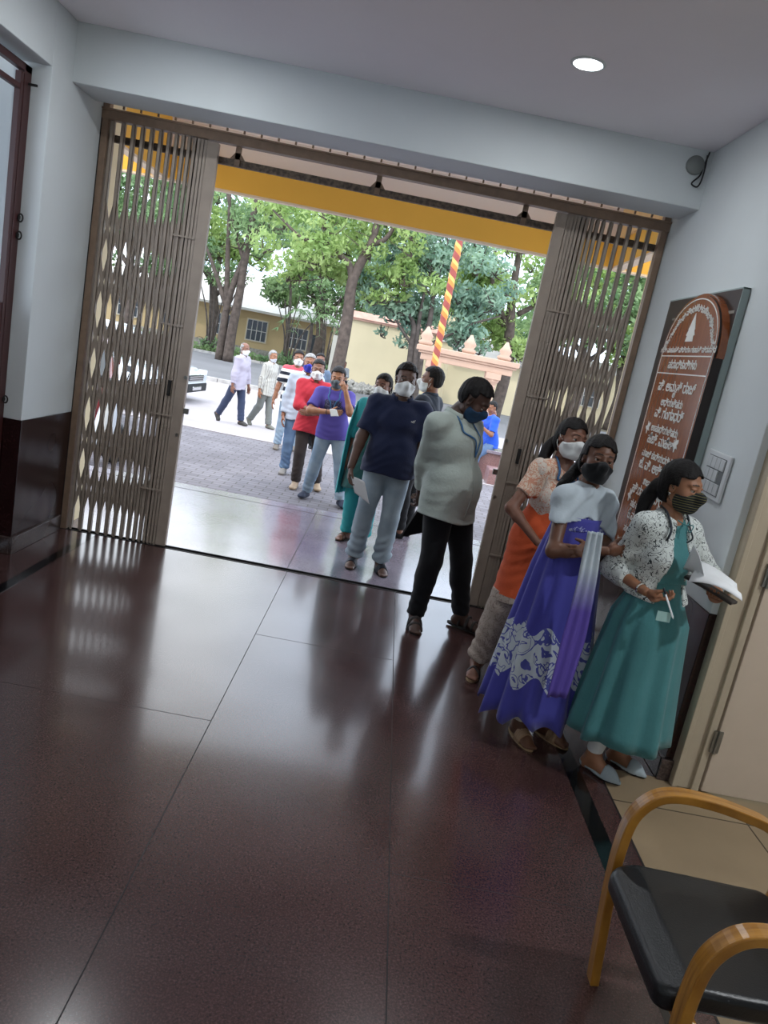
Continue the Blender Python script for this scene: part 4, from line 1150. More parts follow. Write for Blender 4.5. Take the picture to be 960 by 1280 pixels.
# peach arch with two columns and finials
M_peach = mat('peach_stone_paint', '#b99a86', .75, var=.06, vscale=3)
t = empty('stone_arch', (1.78, 20.0, -.38), 0, 'peach painted stone arch of two columns and a moulded lintel beyond the queue', 'arch')
m = MB(); m.box((-1.22, -.16, 2.05), (1.22, .16, 2.22)); m.box((-1.30, -.2, 2.22), (1.30, .2, 2.28)); m.box((-1.36, -.24, 2.28), (1.36, .24, 2.42)); m.build('lintel', M_peach, t, bevel=.02)
for x in (-.85, .75):
    m = MB(); m.box((x-.19, -.19, 0), (x+.19, .19, .35)); m.lathe([(.15, .35), (.17, .42), (.12, .5), (.115, 1.65), (.14, 1.70), (.12, 1.75), (.19, 1.85), (.19, 1.9)], (x, 0, 0), 8); m.box((x-.2, -.2, 1.9), (x+.2, .2, 2.06)); m.build('column', M_peach, t)
for x in (-1.15, 0, .95):
    m = MB(); m.lathe([(.16, 2.42), (.20, 2.50), (.12, 2.56), (.17, 2.66), (.10, 2.76), (.03, 2.9)], (x, 0, 0), 12); m.build('finial', M_peach, t, smooth=True)
for s_ in (-1, 1):
    m = MB()
    for k in range(4): m.box((s_*(.36-.09*k)-.05, -.1, 2.42), (s_*(.36-.09*k)+.05, .1, 2.5+.05*k))

# flag pole wound with red and yellow cloth
Mf, nt, b = new_mat('red_yellow_spiral_cloth')
tc = node(nt, 'ShaderNodeTexCoord'); sx = node(nt, 'ShaderNodeSeparateXYZ'); nt.links.new(tc.outputs['Object'], sx.inputs[0])
at = node(nt, 'ShaderNodeMath', operation='ARCTAN2'); nt.links.new(sx.outputs[1], at.inputs[0]); nt.links.new(sx.outputs[0], at.inputs[1])
ml = node(nt, 'ShaderNodeMath', operation='MULTIPLY', i_1=1/(2*PI)); nt.links.new(at.outputs[0], ml.inputs[0])
ma = node(nt, 'ShaderNodeMath', operation='MULTIPLY_ADD', i_1=3.1); nt.links.new(sx.outputs[2], ma.inputs[0]); nt.links.new(ml.outputs[0], ma.inputs[2])
fr = node(nt, 'ShaderNodeMath', operation='FRACT'); nt.links.new(ma.outputs[0], fr.inputs[0])
r = ramp(nt, fr.outputs[0], [(0, '#d9823e'), (.30, '#dfb061'), (.55, '#954840')], 'CONSTANT'); nt.links.new(r.outputs[0], b.inputs['Base Color']); b.inputs['Roughness'].default_value = .7
t = empty('flag_pole', (.77, 16.0, -.38), 0, 'tall flag pole wound with a red and yellow spiral of cloth', 'flag pole')
prof = [(.075+.006*math.sin(k*1.9), .6+k*.06) for k in range(115)]
MB().lathe(prof, n=14).build('pole', Mf, t, smooth=True)
MB().lathe([(.24, 0), (.24, .25), (.17, .3), (.17, .5), (.12, .6)], n=8).build('base', M_peach, t)

# pink stone ledge with a step block beside it
M_ledge = granite('pink_ledge_stone', '#a5807e', '#7c5f5e', '#c4a09c', rough=.35, coat=.1)
t = empty('ledge', (2.6, 14.2, gz(14.2)), 0, 'low pink stone ledge that the man in bright blue sits on', 'ledge')
bx('wall', (-.95, -.25, 0), (1.6, .35, .52), M_ledge, t, bevel=.01); bx('coping', (-1.0, -.3, .52), (1.65, .4, .58), M_gran_porch, t, bevel=.008)
o = bx('step_block', (1.95, 13.0, gz(13)), (2.5, 13.5, gz(13)+.28), M_ledge, bevel=.015); tag(o, 'small pink stone block on the apron in front of the ledge', 'block')

# ------------------------------------------------------------------ vehicles
M_glass = mat('dark_car_glass', '#1b2226', .06, spec=.8); M_tyre = mat('black_tyre', '#17181a', .8); M_rim = mat('alloy_rim', '#a9abad', .3, metal=.8)
M_chrome = mat('chrome_trim', '#c9cccf', .15, metal=1); M_lampw = mat('headlamp_glass', '#e6ebee', .1); M_red = mat('red_lamp', '#a01c1c', .2)
def car(label, loc, rz, paint, L=4.1, W=1.7, Hh=1.5, hatch=True):
    t = empty('car', loc, rz, label, 'car', 'parked cars')
    # body: side profile sampled into cross sections along x (front at +x)
    xs = np.linspace(-L/2, L/2, 33); vs = []; secs = 14
    def top(x):
        u = (x+L/2)/L
        return np.interp(u, [0, .02, .10, .25, .62, .74, .93, .985, 1], [.62, .82, .92, .96, .96, .90, .80, .66, .5])
    def roof(x):
        u = (x+L/2)/L
        return np.interp(u, [.03, .13, .25, .5, .60, .75], [.92, Hh*.92, Hh, Hh*.985, Hh*.90, .90])
    def hwid(x):
        u = abs(x)/(L/2); return W/2*(1-.16*u**5)
    for x in xs:
        w_ = hwid(x); tp = top(x); bot = .26+.06*abs(x)/(L/2)
        P = [(0, bot), (w_*.86, bot), (w_*.97, bot+.08), (w_, .48), (w_*.99, .66), (w_*.94, tp-.05), (w_*.84, tp), (0, tp+.02)]
        P = P+[(-a, c) for a, c in P[-2:0:-1]]
        vs += [(x, a, c) for a, c in P]
    n = 14; N = len(xs)
    fs = [(i*n+j, i*n+(j+1) % n, (i+1)*n+(j+1) % n, (i+1)*n+j) for i in range(N-1) for j in range(n)]+[tuple(range(n)), tuple((N-1)*n+j for j in range(n-1, -1, -1))]
    MB().add(vs, fs).build('body', paint, t, smooth=True, bevel=0)
    xr = np.linspace(-L/2+.03*L, -L/2+.75*L, 23); vs = []; fs = []
    for x in xr:
        w_ = hwid(x)*.90; r_ = max(roof(x), .9); k_ = (r_-.88)
        P = [(w_, .88), (w_*.97, .88+k_*.35), (w_*.88, .88+k_*.85), (w_*.78, .88+k_*.97), (0, r_), (-w_*.78, .88+k_*.97), (-w_*.88, .88+k_*.85), (-w_*.97, .88+k_*.35), (-w_, .88)]
        vs += [(x, a, c) for a, c in P]
    n = 9; N = len(xr); mi = []
    for i in range(N-1):
        for j in range(n-1):
            fs.append((i*n+j, i*n+j+1, (i+1)*n+j+1, (i+1)*n+j)); u = (xr[i]+L/2)/L
            side = j in (1, 6) or j in (0, 7)
            glass = (side and .12 < u < .66 and not (.38 < u < .40)) or (j in (2, 3, 4, 5) and (u > .61 or u < .11))
            mi.append(1 if glass else 0)
    mb = MB().add(vs, fs); mb.m = mi; mb.build('cabin', [paint, M_glass], t, smooth=True)
    for sx in (-1, 1):
        for sy in (-1, 1):
            c = (sx*L*.305, sy*(W/2-.10), .32)
            wh = MB().lathe([(.20, -.1), (.31, -.1), (.325, -.06), (.325, .06), (.31, .1), (.20, .1)], c, 26, axis='y').build('wheel', M_tyre, t, smooth=True)
            m = MB(); m.lathe([(.20, -.07), (.21, .07)], c, 22, axis='y')
            for k in range(5):
                a = 2*PI*k/5; m.bar((c[0], c[1]+sy*.085, c[2]), (c[0]+.19*math.cos(a), c[1]+sy*.085, c[2]+.19*math.sin(a)), .05, .02, up=(0, 1, 0))
            m.build('rim', M_rim, wh)
            m = MB(); P = [(c[0]+.365*math.cos(a), sy*(hwid(c[0])+.002), .34+.365*math.sin(a)) for a in np.linspace(-.15, PI+.15, 17)]
            m.tube(P, .028, 6); m.build('wheel_arch', M_tyre, t, smooth=True)
    for sy in (-1, 1):
        m = MB(); m.box((L/2-.20, sy*W*.40-.16, .62), (L/2-.03, sy*W*.40+.10, .76)) if sy < 0 else m.box((L/2-.20, sy*W*.40-.10, .62), (L/2-.03, sy*W*.40+.16, .76)); m.build('headlamp', M_lampw, t, bevel=.03)
        m = MB(); m.box((-L/2-.01, sy*W*.39-.10, .62), (-L/2+.12, sy*W*.39+.10, .86)); m.build('tail_lamp', M_red, t, bevel=.02)
        m = MB(); m.box((.45, sy*W*.52-.07, .92), (.58, sy*W*.52+.07, 1.02)); m.build('wing_mirror', paint, t, bevel=.02)
    m = MB(); m.box((L/2-.05, -.5, .50), (L/2-.0, .5, .66)); g_ = m.build('grille', M_glass, t, bevel=.01)
    for k in range(3): bx('grille_bar', (L/2-.01, -.5, .52+.05*k), (L/2+.012, .5, .535+.05*k), M_chrome, g_)
    m = MB(); m.box((L/2-.12, -.72, .26), (L/2+.03, .72, .46)); m.box((L/2-.02, -.3, .30), (L/2+.045, .3, .40), 1); m.build('bumper', [M_tyre, M_chrome], t, bevel=.02)
    m = MB(); m.box((-L/2-.03, -.72, .28), (-L/2+.12, .72, .46)); m.box((-L/2-.045, -.26, .46), (-L/2-.0, .26, .57), 1); m.build('bumper', [paint, M_lampw], t, bevel=.02)
    return t
M_pw = mat('white_car_paint', '#c4c9ce', .25, coat=.5); M_pm = mat('maroon_car_paint', '#6a2026', .25, coat=.5); M_ps = mat('silver_car_paint', '#b4b9be', .3, metal=.4, coat=.4)
car('white car past the left folding gate, only its grille end clear of the gate edge', (-6.75, 18.2, -.38), math.radians(-4), M_pw, L=4.2, Hh=1.55)
car('white car seen through the left lattice behind the maroon car', (-6.45, 14.6, gz(14.6)), math.radians(-8), M_pw, L=4.0, Hh=1.62)
car('maroon car seen through the left lattice, nearest of the cars', (-4.87, 10.9, -.2), math.radians(115), M_pm, L=3.8, W=1.65, Hh=1.42)

t = empty('scooter', (-3.45, 8.3, -.2), math.radians(60), 'white scooter at the left edge of the paving, glimpsed through the left lattice', 'scooter')
q = SDF(); q.cone((-.55, 0, .62), (-.1, 0, .58), .16, .15, .05); q.cone((-.1, 0, .5), (.0, 0, .30), .12, .12, .08); q.cone((0, 0, .27), (.35, 0, .27), .12, .11, .05); q.cone((.42, 0, .30), (.50, 0, .85), .14, .09, .05)
vs, fs = q.mesh(.02); mesh_obj('body', [(vs, fs)], M_pw, t)
for x in (-.52, .62):
    w_ = MB().lathe([(.11, -.045), (.2, -.045), (.22, 0), (.2, .045), (.11, .045)], (x, 0, .22), 22, axis='y').build('wheel', M_tyre, t, smooth=True); MB().lathe([(.12, -.03), (.12, .03)], (x, 0, .22), 16, axis='y').build('rim', M_rim, w_)
q = SDF(); q.cone((-.6, 0, .80), (-.05, 0, .77), .11, .10, .02); q.cone((.62, 0, .44), (.70, 0, .36), .07, .05, .02)
vs, fs = q.mesh(.02); mesh_obj('seat', [(vs, fs)], M_black, t)
m = MB(); m.tube([(.5, 0, .8), (.46, 0, 1.0)], .03, 8); m.tube([(.42, -.33, 1.04), (.48, -.1, 1.0), (.48, .1, 1.0), (.42, .33, 1.04)], .016, 8, smooth=4); m.build('handlebar', M_black, t, smooth=True)
m = MB(); m.lathe([(.06, 0), (.075, .04), (.06, .09)], (.53, 0, .95), 14, axis='x'); m.build('headlamp', M_lampw, t, smooth=True)
for s_ in (-1, 1):
    m = MB(); m.tube([(.46, s_*.25, 1.02), (.46, s_*.30, 1.16)], .006, 6); m.box((.45, s_*.30-.05, 1.14), (.465, s_*.30+.05, 1.21)); m.build('mirror', M_black, t)

# ------------------------------------------------------------------ trees
def leafmat(name, c1, c2, tr=.45):
    m, nt, b = new_mat(name); b.inputs['Roughness'].default_value = .55
    tc = node(nt, 'ShaderNodeTexCoord'); n = node(nt, 'ShaderNodeTexNoise', i_Scale=.9, i_Detail=3.0); nt.links.new(tc.outputs['Object'], n.inputs['Vector'])
    r = ramp(nt, n.outputs['Fac'], [(.35, c1), (.65, c2)]); nt.links.new(r.outputs[0], b.inputs['Base Color'])
    t = node(nt, 'ShaderNodeBsdfTranslucent'); nt.links.new(r.outputs[0], t.inputs['Color'])
    mx = node(nt, 'ShaderNodeMixShader'); mx.inputs[0].default_value = tr; out = nt.nodes['Material Output']
    nt.links.new(b.outputs[0], mx.inputs[1]); nt.links.new(t.outputs[0], mx.inputs[2]); nt.links.new(mx.outputs[0], out.inputs[0])
    return m
LM = [leafmat('fresh_green_leaves', '#86a35c', '#b9cc86'), leafmat('mid_green_leaves', '#63835a', '#98b17c'), leafmat('blue_green_leaves', '#6f9080', '#a5bfa4')]
M_bark = mat('grey_brown_bark', '#5d5149', .9, color2='#443a34', vscale=5, bump=.5, bscale=14)
M_bark2 = mat('dark_bark', '#3e3733', .9, color2='#59504a', vscale=5, bump=.5, bscale=14)
def leaves(mb, c, r, n, size, rs):
    d = rs.normal(size=(n, 3)); d /= np.linalg.norm(d, axis=1)[:, None]; rad = rs.uniform(.15, 1, (n, 1))**.45
    P = V(*c)+d*rad*V(*r)*(1+.25*np.sin(d[:, :1]*7+c[0])*np.cos(d[:, 2:]*6))
    a = rs.normal(size=(n, 3)); a[:, 2] -= .4; a /= np.linalg.norm(a, axis=1)[:, None]
    b_ = np.cross(a, rs.normal(size=(n, 3))); b_ /= np.linalg.norm(b_, axis=1)[:, None]
    s = size*rs.uniform(.6, 1.3, (n, 1))
    vs = np.stack([P-a*s, P+b_*s*.42, P+a*s, P-b_*s*.42], 1).reshape(-1, 3)
    mb.add(vs, [(4*i, 4*i+1, 4*i+2, 4*i+3) for i in range(n)])
def tree(label, base, limbs, clumps, lm=1, bark=None, nleaf=260, size=.16, seed=0, name='tree', group=None, auto=0):
    """limbs: list of (points, radii) relative to base, first is the trunk; clumps: (centre, radii)"""
    t = empty(name, base, 0, label, 'tree' if name != 'shrub' else 'shrub', group); rs = np.random.RandomState(seed)
    bark = bark or M_bark
    for i, (P, R_) in enumerate(limbs):
        MB().tube(P, R_, 9, smooth=5).build('trunk' if i == 0 else 'branch', bark, t, smooth=True)
    tw = MB()
    mb = MB()
    for (c, r) in clumps:
        nn = int(nleaf*(r[0]*r[1]*r[2])**.66); leaves(mb, c, r, max(30, nn), size, rs)
        for k in range(4):   # twigs inside each clump
            e = V(*c)+rs.normal(size=3)*V(*r)*.55; s0 = V(*c)-V(0, 0, r[2]*.9); tw.tube([s0, (s0+e)/2+rs.normal(size=3)*.12, e], [.035, .02, .008], 5, smooth=2)
    tw.build('twigs', bark, t, smooth=True)
    mb.build('foliage', LM[lm], t, fixn=False)
    return t
def rclumps(rs, n, cx, cy, cz, sx, sy, sz, r0, r1):
    return [((cx+rs.uniform(-sx, sx), cy+rs.uniform(-sy, sy), cz+rs.uniform(-sz, sz)), tuple(rs.uniform(r0, r1)*V(1.1, 1, .7))) for _ in range(n)]
rs = np.random.RandomState(5)
G = -.38
# leaning tree at the middle of the opening: forks at head height of the wall
tree('tree with a dark leaning trunk that forks, in front of the cream wall', (-2.12, 29, G),
     [([(-.2, 0, 0), (-.12, 0, .9), (-.07, 0, 2.0), (-.07, 0, 3.2), (-.12, 0, 4.3), (.12, .1, 5.2), (.36, .1, 6.0), (.42, .2, 7.4), (.5, 0, 9)], [.29, .26, .24, .22, .20, .17, .14, .11, .06]),
      ([(-.10, 0, 4.15), (-.33, 0, 4.85), (-.9, -.1, 5.2), (-1.55, -.2, 5.5), (-2.2, -.2, 5.45), (-3.4, -.3, 6.2)], [.15, .13, .10, .08, .06, .03]),
      ([(.30, .1, 5.75), (.75, 0, 5.95), (1.05, 0, 6.5), (1.4, 0, 7.6)], [.12, .10, .07, .04]),
      ([(-1.2, -.2, 5.3), (-1.5, -.2, 6.2), (-1.9, 0, 7.2)], [.06, .05, .03])],
     rclumps(rs, 34, -.3, .8, 6.3, 3.4, 1.4, 1.6, .5, 1.0)+rclumps(rs, 10, -1.3, .9, 4.5, 1.5, .6, .5, .4, .75)+rclumps(rs, 9, 1.4, .8, 4.6, 1.0, .6, .9, .35, .6), 0, size=.13, nleaf=480, seed=1)
# big tree at the left of the opening with several stems
tree('big many-stemmed tree on the left just beyond the road', (-8.75, 38, G),
     [([(.35, 0, 0), (.35, 0, 1.5), (.45, 0, 3.2), (.48, 0, 5.2), (.60, 0, 7.6), (.9, 0, 11)], [.27, .24, .21, .18, .15, .08]),
      ([(-.15, .2, 0), (-.1, .1, 1.6), (-.05, 0, 2.9), (.3, 0, 4.6), (.95, 0, 6.6), (1.9, 0, 8.6)], [.21, .19, .17, .14, .11, .05]),
      ([(-.08, 0, 2.4), (-.25, 0, 3.9), (-.45, 0, 5.6), (-.7, 0, 8)], [.15, .13, .11, .06]),
      ([(-.1, 0, 2.6), (-.9, 0, 4.2), (-1.8, 0, 5.8)], [.13, .10, .05]), ([(.5, 0, 4.8), (-.3, 0, 6.5), (-1.0, 0, 8.3)], [.12, .09, .04])],
     rclumps(rs, 20, -1.5, .6, 7.8, 4.2, 1.6, 1.8, .6, 1.2)+rclumps(rs, 10, 2.6, .8, 6.6, 1.8, 1.2, 1.2, .5, 1.0)+rclumps(rs, 7, -2.2, .5, 4.6, 1.6, .8, .8, .5, .8), 1, size=.14, nleaf=250, seed=2)
# cluster of three thin stems right of the cream wall
tree('tree of three dark slender stems rising behind the man in the navy polo shirt', (.6, 30, G),
     [([(-.1, 0, 0), (-.12, 0, 1.7), (-.2, 0, 2.5), (-.25, 0, 3.2), (-.7, 0, 3.9), (-1.1, 0, 5.2)], [.16, .14, .12, .10, .07, .04]),
      ([(.3, .1, 0), (.25, .1, 1.8), (.20, .1, 2.5), (.33, 0, 3.3), (.28, 0, 4.6), (.4, 0, 6.6)], [.19, .17, .14, .11, .08, .04]),
      ([(.12, -.1, 0), (.1, -.1, 1.6), (-.05, 0, 2.9), (-.1, 0, 4.3), (.0, 0, 5.6)], [.12, .11, .09, .06, .03]),
      ([(.25, .1, 2.4), (1.0, 0, 3.0), (2.0, 0, 3.7), (3.0, 0, 4.2)], [.08, .06, .05, .03]), ([(-.1, 0, 2.4), (-.9, 0, 3.2), (-1.6, 0, 4.1)], [.07, .05, .03])],
     rclumps(rs, 30, .4, .6, 5.6, 2.8, 1.2, 1.9, .5, .95)+rclumps(rs, 10, -.9, .5, 3.9, 1.2, .6, .5, .4, .7)+rclumps(rs, 12, 2.3, .5, 4.2, 1.2, .8, 1.3, .4, .8)+rclumps(rs, 3, -.9, .3, 2.8, .6, .3, .3, .25, .4), 2, bark=M_bark2, size=.13, nleaf=480, seed=3)
# right hand tree
tree('tree with pale twisting trunk at the right of the opening beside the gate', (4.6, 33, G),
     [([(0, 0, 0), (.1, 0, 2.2), (-.15, 0, 4.0), (-.35, 0, 5.4), (-.5, 0, 8.0)], [.28, .25, .22, .18, .1]),
      ([(-.1, 0, 3.9), (-1.0, 0, 5.0), (-1.4, 0, 6.2), (-1.5, 0, 8)], [.14, .12, .09, .05]), ([(.05, 0, 4.6), (.9, 0, 5.4), (1.4, 0, 7)], [.12, .09, .05]), ([(-.9, 0, 4.9), (-2.0, 0, 5.2), (-3.1, 0, 5.0)], [.08, .06, .03])],
     rclumps(rs, 26, -.4, .6, 6.6, 3.2, 1.2, 1.6, .5, 1.0)+rclumps(rs, 14, -1.4, .6, 4.2, 1.5, .9, 1.0, .45, .8)+rclumps(rs, 8, 1.8, .6, 4.2, 1.5, .9, 1.2, .45, .8), 0, size=.14, nleaf=420, seed=4)
# filler trees further back
spots = [(-15.5, 43, 1, 'leafy tree beyond the road seen through the left lattice'), (-11.5, 46, 0, 'bright leafy tree behind the big many-stemmed tree'), (-5.2, 47, 1, 'leafy tree behind the leaning tree, over the pale roof'), (-1.0, 52, 2, 'leafy tree far behind the cream wall'),
         (9.5, 40, 1, 'leafy tree seen through the right lattice'), (12.8, 44, 0, 'bright leafy tree seen through the right lattice, rightmost of the trees'), (6.0, 54, 1, 'leafy tree far behind the arch and the water tank')]
for i, (x, y, l, lb) in enumerate(spots):
    s_ = 1.1; r2 = np.random.RandomState(40+i)
    tree(lb, (x, y, G), [([(0, 0, 0), (.2, 0, 2), (-.1, 0, 4), (.2, 0, 7)], [.3, .26, .2, .1]), ([(0, 0, 3.2), (1.2, 0, 4.6), (1.9, 0, 6)], [.14, .1, .05]), ([(0, 0, 3.6), (-1.1, 0, 5), (-1.6, 0, 6.8)], [.14, .1, .05])],
         rclumps(r2, 24, 0, 0, 6.6, 3.0, 1.6, 2.6, .8, 1.4), l, size=.2, nleaf=260, seed=20+i, group='leafy trees beyond the road')
# thin stems and bamboo-like clumps in front of the buff building
for i, (x, y, n, lb) in enumerate(((-6.3, 43.5, 9, 'clump of thin upright stems behind the walking men'), (-4.1, 43.2, 10, 'clump of thin fanned stems left of the leaning tree'), (-10.6, 43.4, 9, 'clump of thin stems at the left edge of the opening'))):
    r2 = np.random.RandomState(60+i); limbs = []
    for k in range(n):
        a = r2.uniform(-.5, .5); h = r2.uniform(3.2, 5.6); limbs.append(([(a*.6, r2.uniform(-.2, .2), 0), (a*1.2+r2.uniform(-.1, .1), 0, h*.5), (a*3.0, 0, h)], [.055, .045, .02]))
    tree(lb, (x, y, G), limbs, rclumps(r2, 7, 0, 0, 4.4, 1.3, .5, .7, .4, .7)+rclumps(r2, 4, 0, .2, .5, 1.0, .4, .2, .35, .5), 1, bark=M_bark2, size=.14, nleaf=220, seed=70+i, name='shrub')
# palm-like plant before the pale roof
t = empty('palm', (-5.0, 41.5, G), 0, 'small palm with arching fronds before the pale roof', 'palm')
MB().tube([(0, 0, 0), (.1, 0, 1.6), (.05, 0, 2.7)], [.13, .1, .08], 8, smooth=4).build('trunk', M_bark2, t, smooth=True)
for k in range(9):
    a = 2*PI*k/9+.2; P = [V(.05, 0, 2.7)+V(math.cos(a)*d, math.sin(a)*d, .75*math.sin(d*1.6)-.18*d*d) for d in np.linspace(0, 1.9, 9)]
    m = MB(); m.tube(P, [.02]*8+[.006], 5)
    for j in range(1, 9):
        for s_ in (-1, 1):
            sd_ = V(-math.sin(a), math.cos(a), 0)*s_; p = P[j]; e = p+sd_*.42+V(math.cos(a), math.sin(a), 0)*.2-V(0, 0, .22)
            w_ = V(math.cos(a), math.sin(a), 0)*.05; m.add([p-w_, p+w_, e], [(0, 1, 2)])
    m.build('frond', LM[1], t)
# low hedge of weeds at the road's far edge
q = MB(); r2 = np.random.RandomState(9)
for x in np.arange(-16, -2.9, .55): leaves(q, (x, 43.0+r2.uniform(-.3, .5), G+.25), (.5, .35, r2.uniform(.2, .55)), 70, .12, r2)
tag(q.build('undergrowth', LM[1], fixn=False), 'low green undergrowth along the far kerb', 'undergrowth', kind='stuff')
# ------------------------------------------------------------------ cloth materials
def cloth(name, c, var=.06, rough=.85, bump=.15, sc=90, **k): return mat(name, c, rough, var=var, vscale=5, bump=bump, bscale=sc, spec=.2, sheen=.15, **k)
def print_mat(name, base, ink, scale=40, lo=.50, hi=.535, third=None, dist=1.5):
    m, nt, b = new_mat(name); tc = node(nt, 'ShaderNodeTexCoord')
    n = node(nt, 'ShaderNodeTexNoise', i_Scale=scale, i_Detail=1.5, i_Distortion=dist); nt.links.new(tc.outputs['Object'], n.inputs['Vector'])
    st = [(0, base), (lo, ink), (hi, base)]
    if third: st.append((hi+.06, third))
    r = ramp(nt, n.outputs['Fac'], st, 'CONSTANT'); nt.links.new(r.outputs[0], b.inputs['Base Color']); b.inputs['Roughness'].default_value = .85
    return m
def band_mat(name, axis, stops, rough=.85, scale=1.0, off=0.0, frac=False):
    m, nt, b = new_mat(name); tc = node(nt, 'ShaderNodeTexCoord'); sx = node(nt, 'ShaderNodeSeparateXYZ'); nt.links.new(tc.outputs['Object'], sx.inputs[0])
    ml = node(nt, 'ShaderNodeMath', operation='MULTIPLY_ADD', i_1=scale, i_2=off); nt.links.new(sx.outputs[axis], ml.inputs[0]); src = ml.outputs[0]
    if frac: fr = node(nt, 'ShaderNodeMath', operation='FRACT'); nt.links.new(src, fr.inputs[0]); src = fr.outputs[0]
    r = ramp(nt, src, stops, 'CONSTANT'); nt.links.new(r.outputs[0], b.inputs['Base Color']); b.inputs['Roughness'].default_value = rough
    return m
M_paper = mat('white_paper', '#eceef0', .6); M_pale = mat('pale_card', '#9fc4c0', .4)
M_mask_w = mat('white_mask_fabric', '#d9dcdb', .8, bump=.1, bscale=60); M_mask_k = cloth('black_mask_fabric', '#17191c'); M_mask_navy = cloth('navy_mask_fabric', '#26425e'); M_mask_blue = cloth('blue_mask_fabric', '#2b2f9a')
M_mask_band = band_mat('dark_mask_with_thin_lines', 2, [(0, '#15181c'), (.86, '#8f8a55')], scale=90, frac=True)
M_sole = mat('dark_sole', '#1c1a1a', .8); M_soletan = mat('tan_sole', '#a48a68', .7); M_solew = mat('pale_sole', '#c9c5bd', .7)
M_lany = mat('blue_lanyard', '#2c5f8c', .6); M_lanyd = mat('dark_lanyard', '#1b2530', .6)
M_gold = mat('silver_metal', '#c8c4bc', .2, metal=1)
M_jeans = mat('faded_blue_jeans', '#8fa0b0', .85, color2='#6b7f96', vscale=4, bump=.2, bscale=150)
M_jeans2 = mat('blue_jeans', '#5f7896', .85, color2='#42587a', vscale=4, bump=.2, bscale=150)

# ======================= woman in the teal gown
F1 = (.42, -.908); L1 = (1.36, 3.26, 0); w1 = lambda *p: wl(L1, F1, p)
p = Person('woman in a teal gown and white printed short jacket, holding papers beside the switch plate', L1, F1, H=1.55, g=.93, female=True, tone=('wheat', '#96674b'), vox=.006, toes=False,
           lean=(.035, -.01), feet={1: w1(1.275, 3.255, 0), -1: w1(1.43, 3.36, 0)}, footdir={1: w1(1.36+.10, 3.26-.095, 0), -1: w1(1.36+.115, 3.26-.10, 0)},
           hands={1: dict(p=w1(1.245, 3.10, .955), d=w1(1.36+.85, 3.26-.35, -.15), n=w1(1.36+.1, 3.26+.25, .9), curl=(.55, .75, .8, .85), thumb=.8),
                  -1: dict(p=w1(1.56, 3.10, 1.0), d=w1(1.36-.55, 3.26-.6, .05), n=w1(1.36, 3.26, 1), curl=(.35, .4, .45, .5), thumb=.5)},
           elbow={1: w1(1.36-.45, 3.26+.9, -.3), -1: w1(1.36+.6, 3.26+.6, -.5)}, head=(16, 4, 3))
M_teal = cloth('teal_cotton', '#477d80', var=.05); M_leg = cloth('white_leggings', '#e4e6e6')
M_jacket = print_mat('white_jacket_with_black_leaf_print', '#cdd3d0', '#2a3236', 34, .47, .515)
lo_ = p.pel; c0 = p.pel
loft('gown', [(1.10, .02, 0, .108, .082, .0), (1.0, .015, 0, .108, .084, .01), (.93, .01, 0, .125, .102, .02), (.80, 0, 0, .182, .155, .03), (.55, 0, 0, .210, .180, .055), (.225, 0, .0, .248, .222, .065)], M_teal, p.root, nf=10, seed=2, thick=.004)
p.shirt(M_teal, tail=.75, sleeve=.12, hem=.98, infl=.010, wr=.001, name='bodice', neckv=.02)
p.trousers(M_leg, infl=.004, upto=1.9, flare=.0, wr=.002, name='leggings')
def jf(F, X, Y, Z):
    op = .032+.15*np.clip(1.24-Z, 0, .3)
    return np.maximum(F, np.minimum(op-np.abs(X-.02), Y-.01))
q_ = p.shirt(M_jacket, tail=.88, sleeve=1.45, hem=.90, infl=.018, wr=.003, name='jacket', front=jf, seed=3, armi=.013)
p.shoes(mat('pale_grey_suede', '#9aa6ac', .8), M_sole, 'flat')
p.hair('long'); p.lock(p.W([(.02, -.10, -.02), (.03, -.13, -.09), (.05, -.13, -.17), (.085, -.10, -.22), (.12, -.09, -.26)]), [.030, .030, .024, .018, .006])
p.mask(M_mask_band, 'cup')
b = MB(); b.lathe([(.006, -.002), (.007, .002), (.003, .006)], p.W([(.083, -.004, -.034)])[0], 8, axis='x'); b.build('earring', M_gold, p.root)
p.lanyard(M_lanyd, M_pale, tipz=1.0, name='lanyard', r=.006)
b = MB(); nk = p.neck; b.tube([nk+V(-.035, .075, .0), nk+V(0, .095, -.015), nk+V(.035, .075, 0)], .003, 6, smooth=4); b.tube([nk+V(0, .095, -.015), nk+V(-.02, .115, -.01), nk+V(-.01, .115, -.04), nk+V(0, .10, -.02), nk+V(.02, .115, -.01), nk+V(.012, .12, -.045)], .0025, 6, smooth=4); b.build('neck_tie', M_teal, p.root, smooth=True)
p.watch(1, M_gold, M_gold)
tealwoman = p
# her papers, folder, pen
def sheet(name, label, cat, quad, m, sag=.0, thick=.002, n=8, group=None):
    Q = [V(*a) for a in quad]; vs = []
    for i in range(n+1):
        for j in range(n+1):
            u, v = i/n, j/n; P = (Q[0]*(1-u)+Q[1]*u)*(1-v)+(Q[3]*(1-u)+Q[2]*u)*v; P = P+V(0, 0, sag*math.sin(PI*u)*(1-.6*v)+.4*sag*math.sin(2*PI*v)); vs.append(P)
    fs = [(i*(n+1)+j, (i+1)*(n+1)+j, (i+1)*(n+1)+j+1, i*(n+1)+j+1) for i in range(n) for j in range(n)]
    o = MB().add(vs, fs).build(name, m, smooth=True, fixn=False); so_ = o.modifiers.new('t', 'SOLIDIFY'); so_.thickness = thick; so_.offset = 0
    return tag(o, label, cat, group)
sheet('folder', 'dark folder under the white papers in the hand of the woman in the teal gown', 'folder', [(1.40, 3.13, 1.045), (1.53, 2.93, 1.015), (1.575, 2.97, 1.018), (1.47, 3.20, 1.045)], mat('dark_brown_folder', '#2a2220', .5), .004, .010)
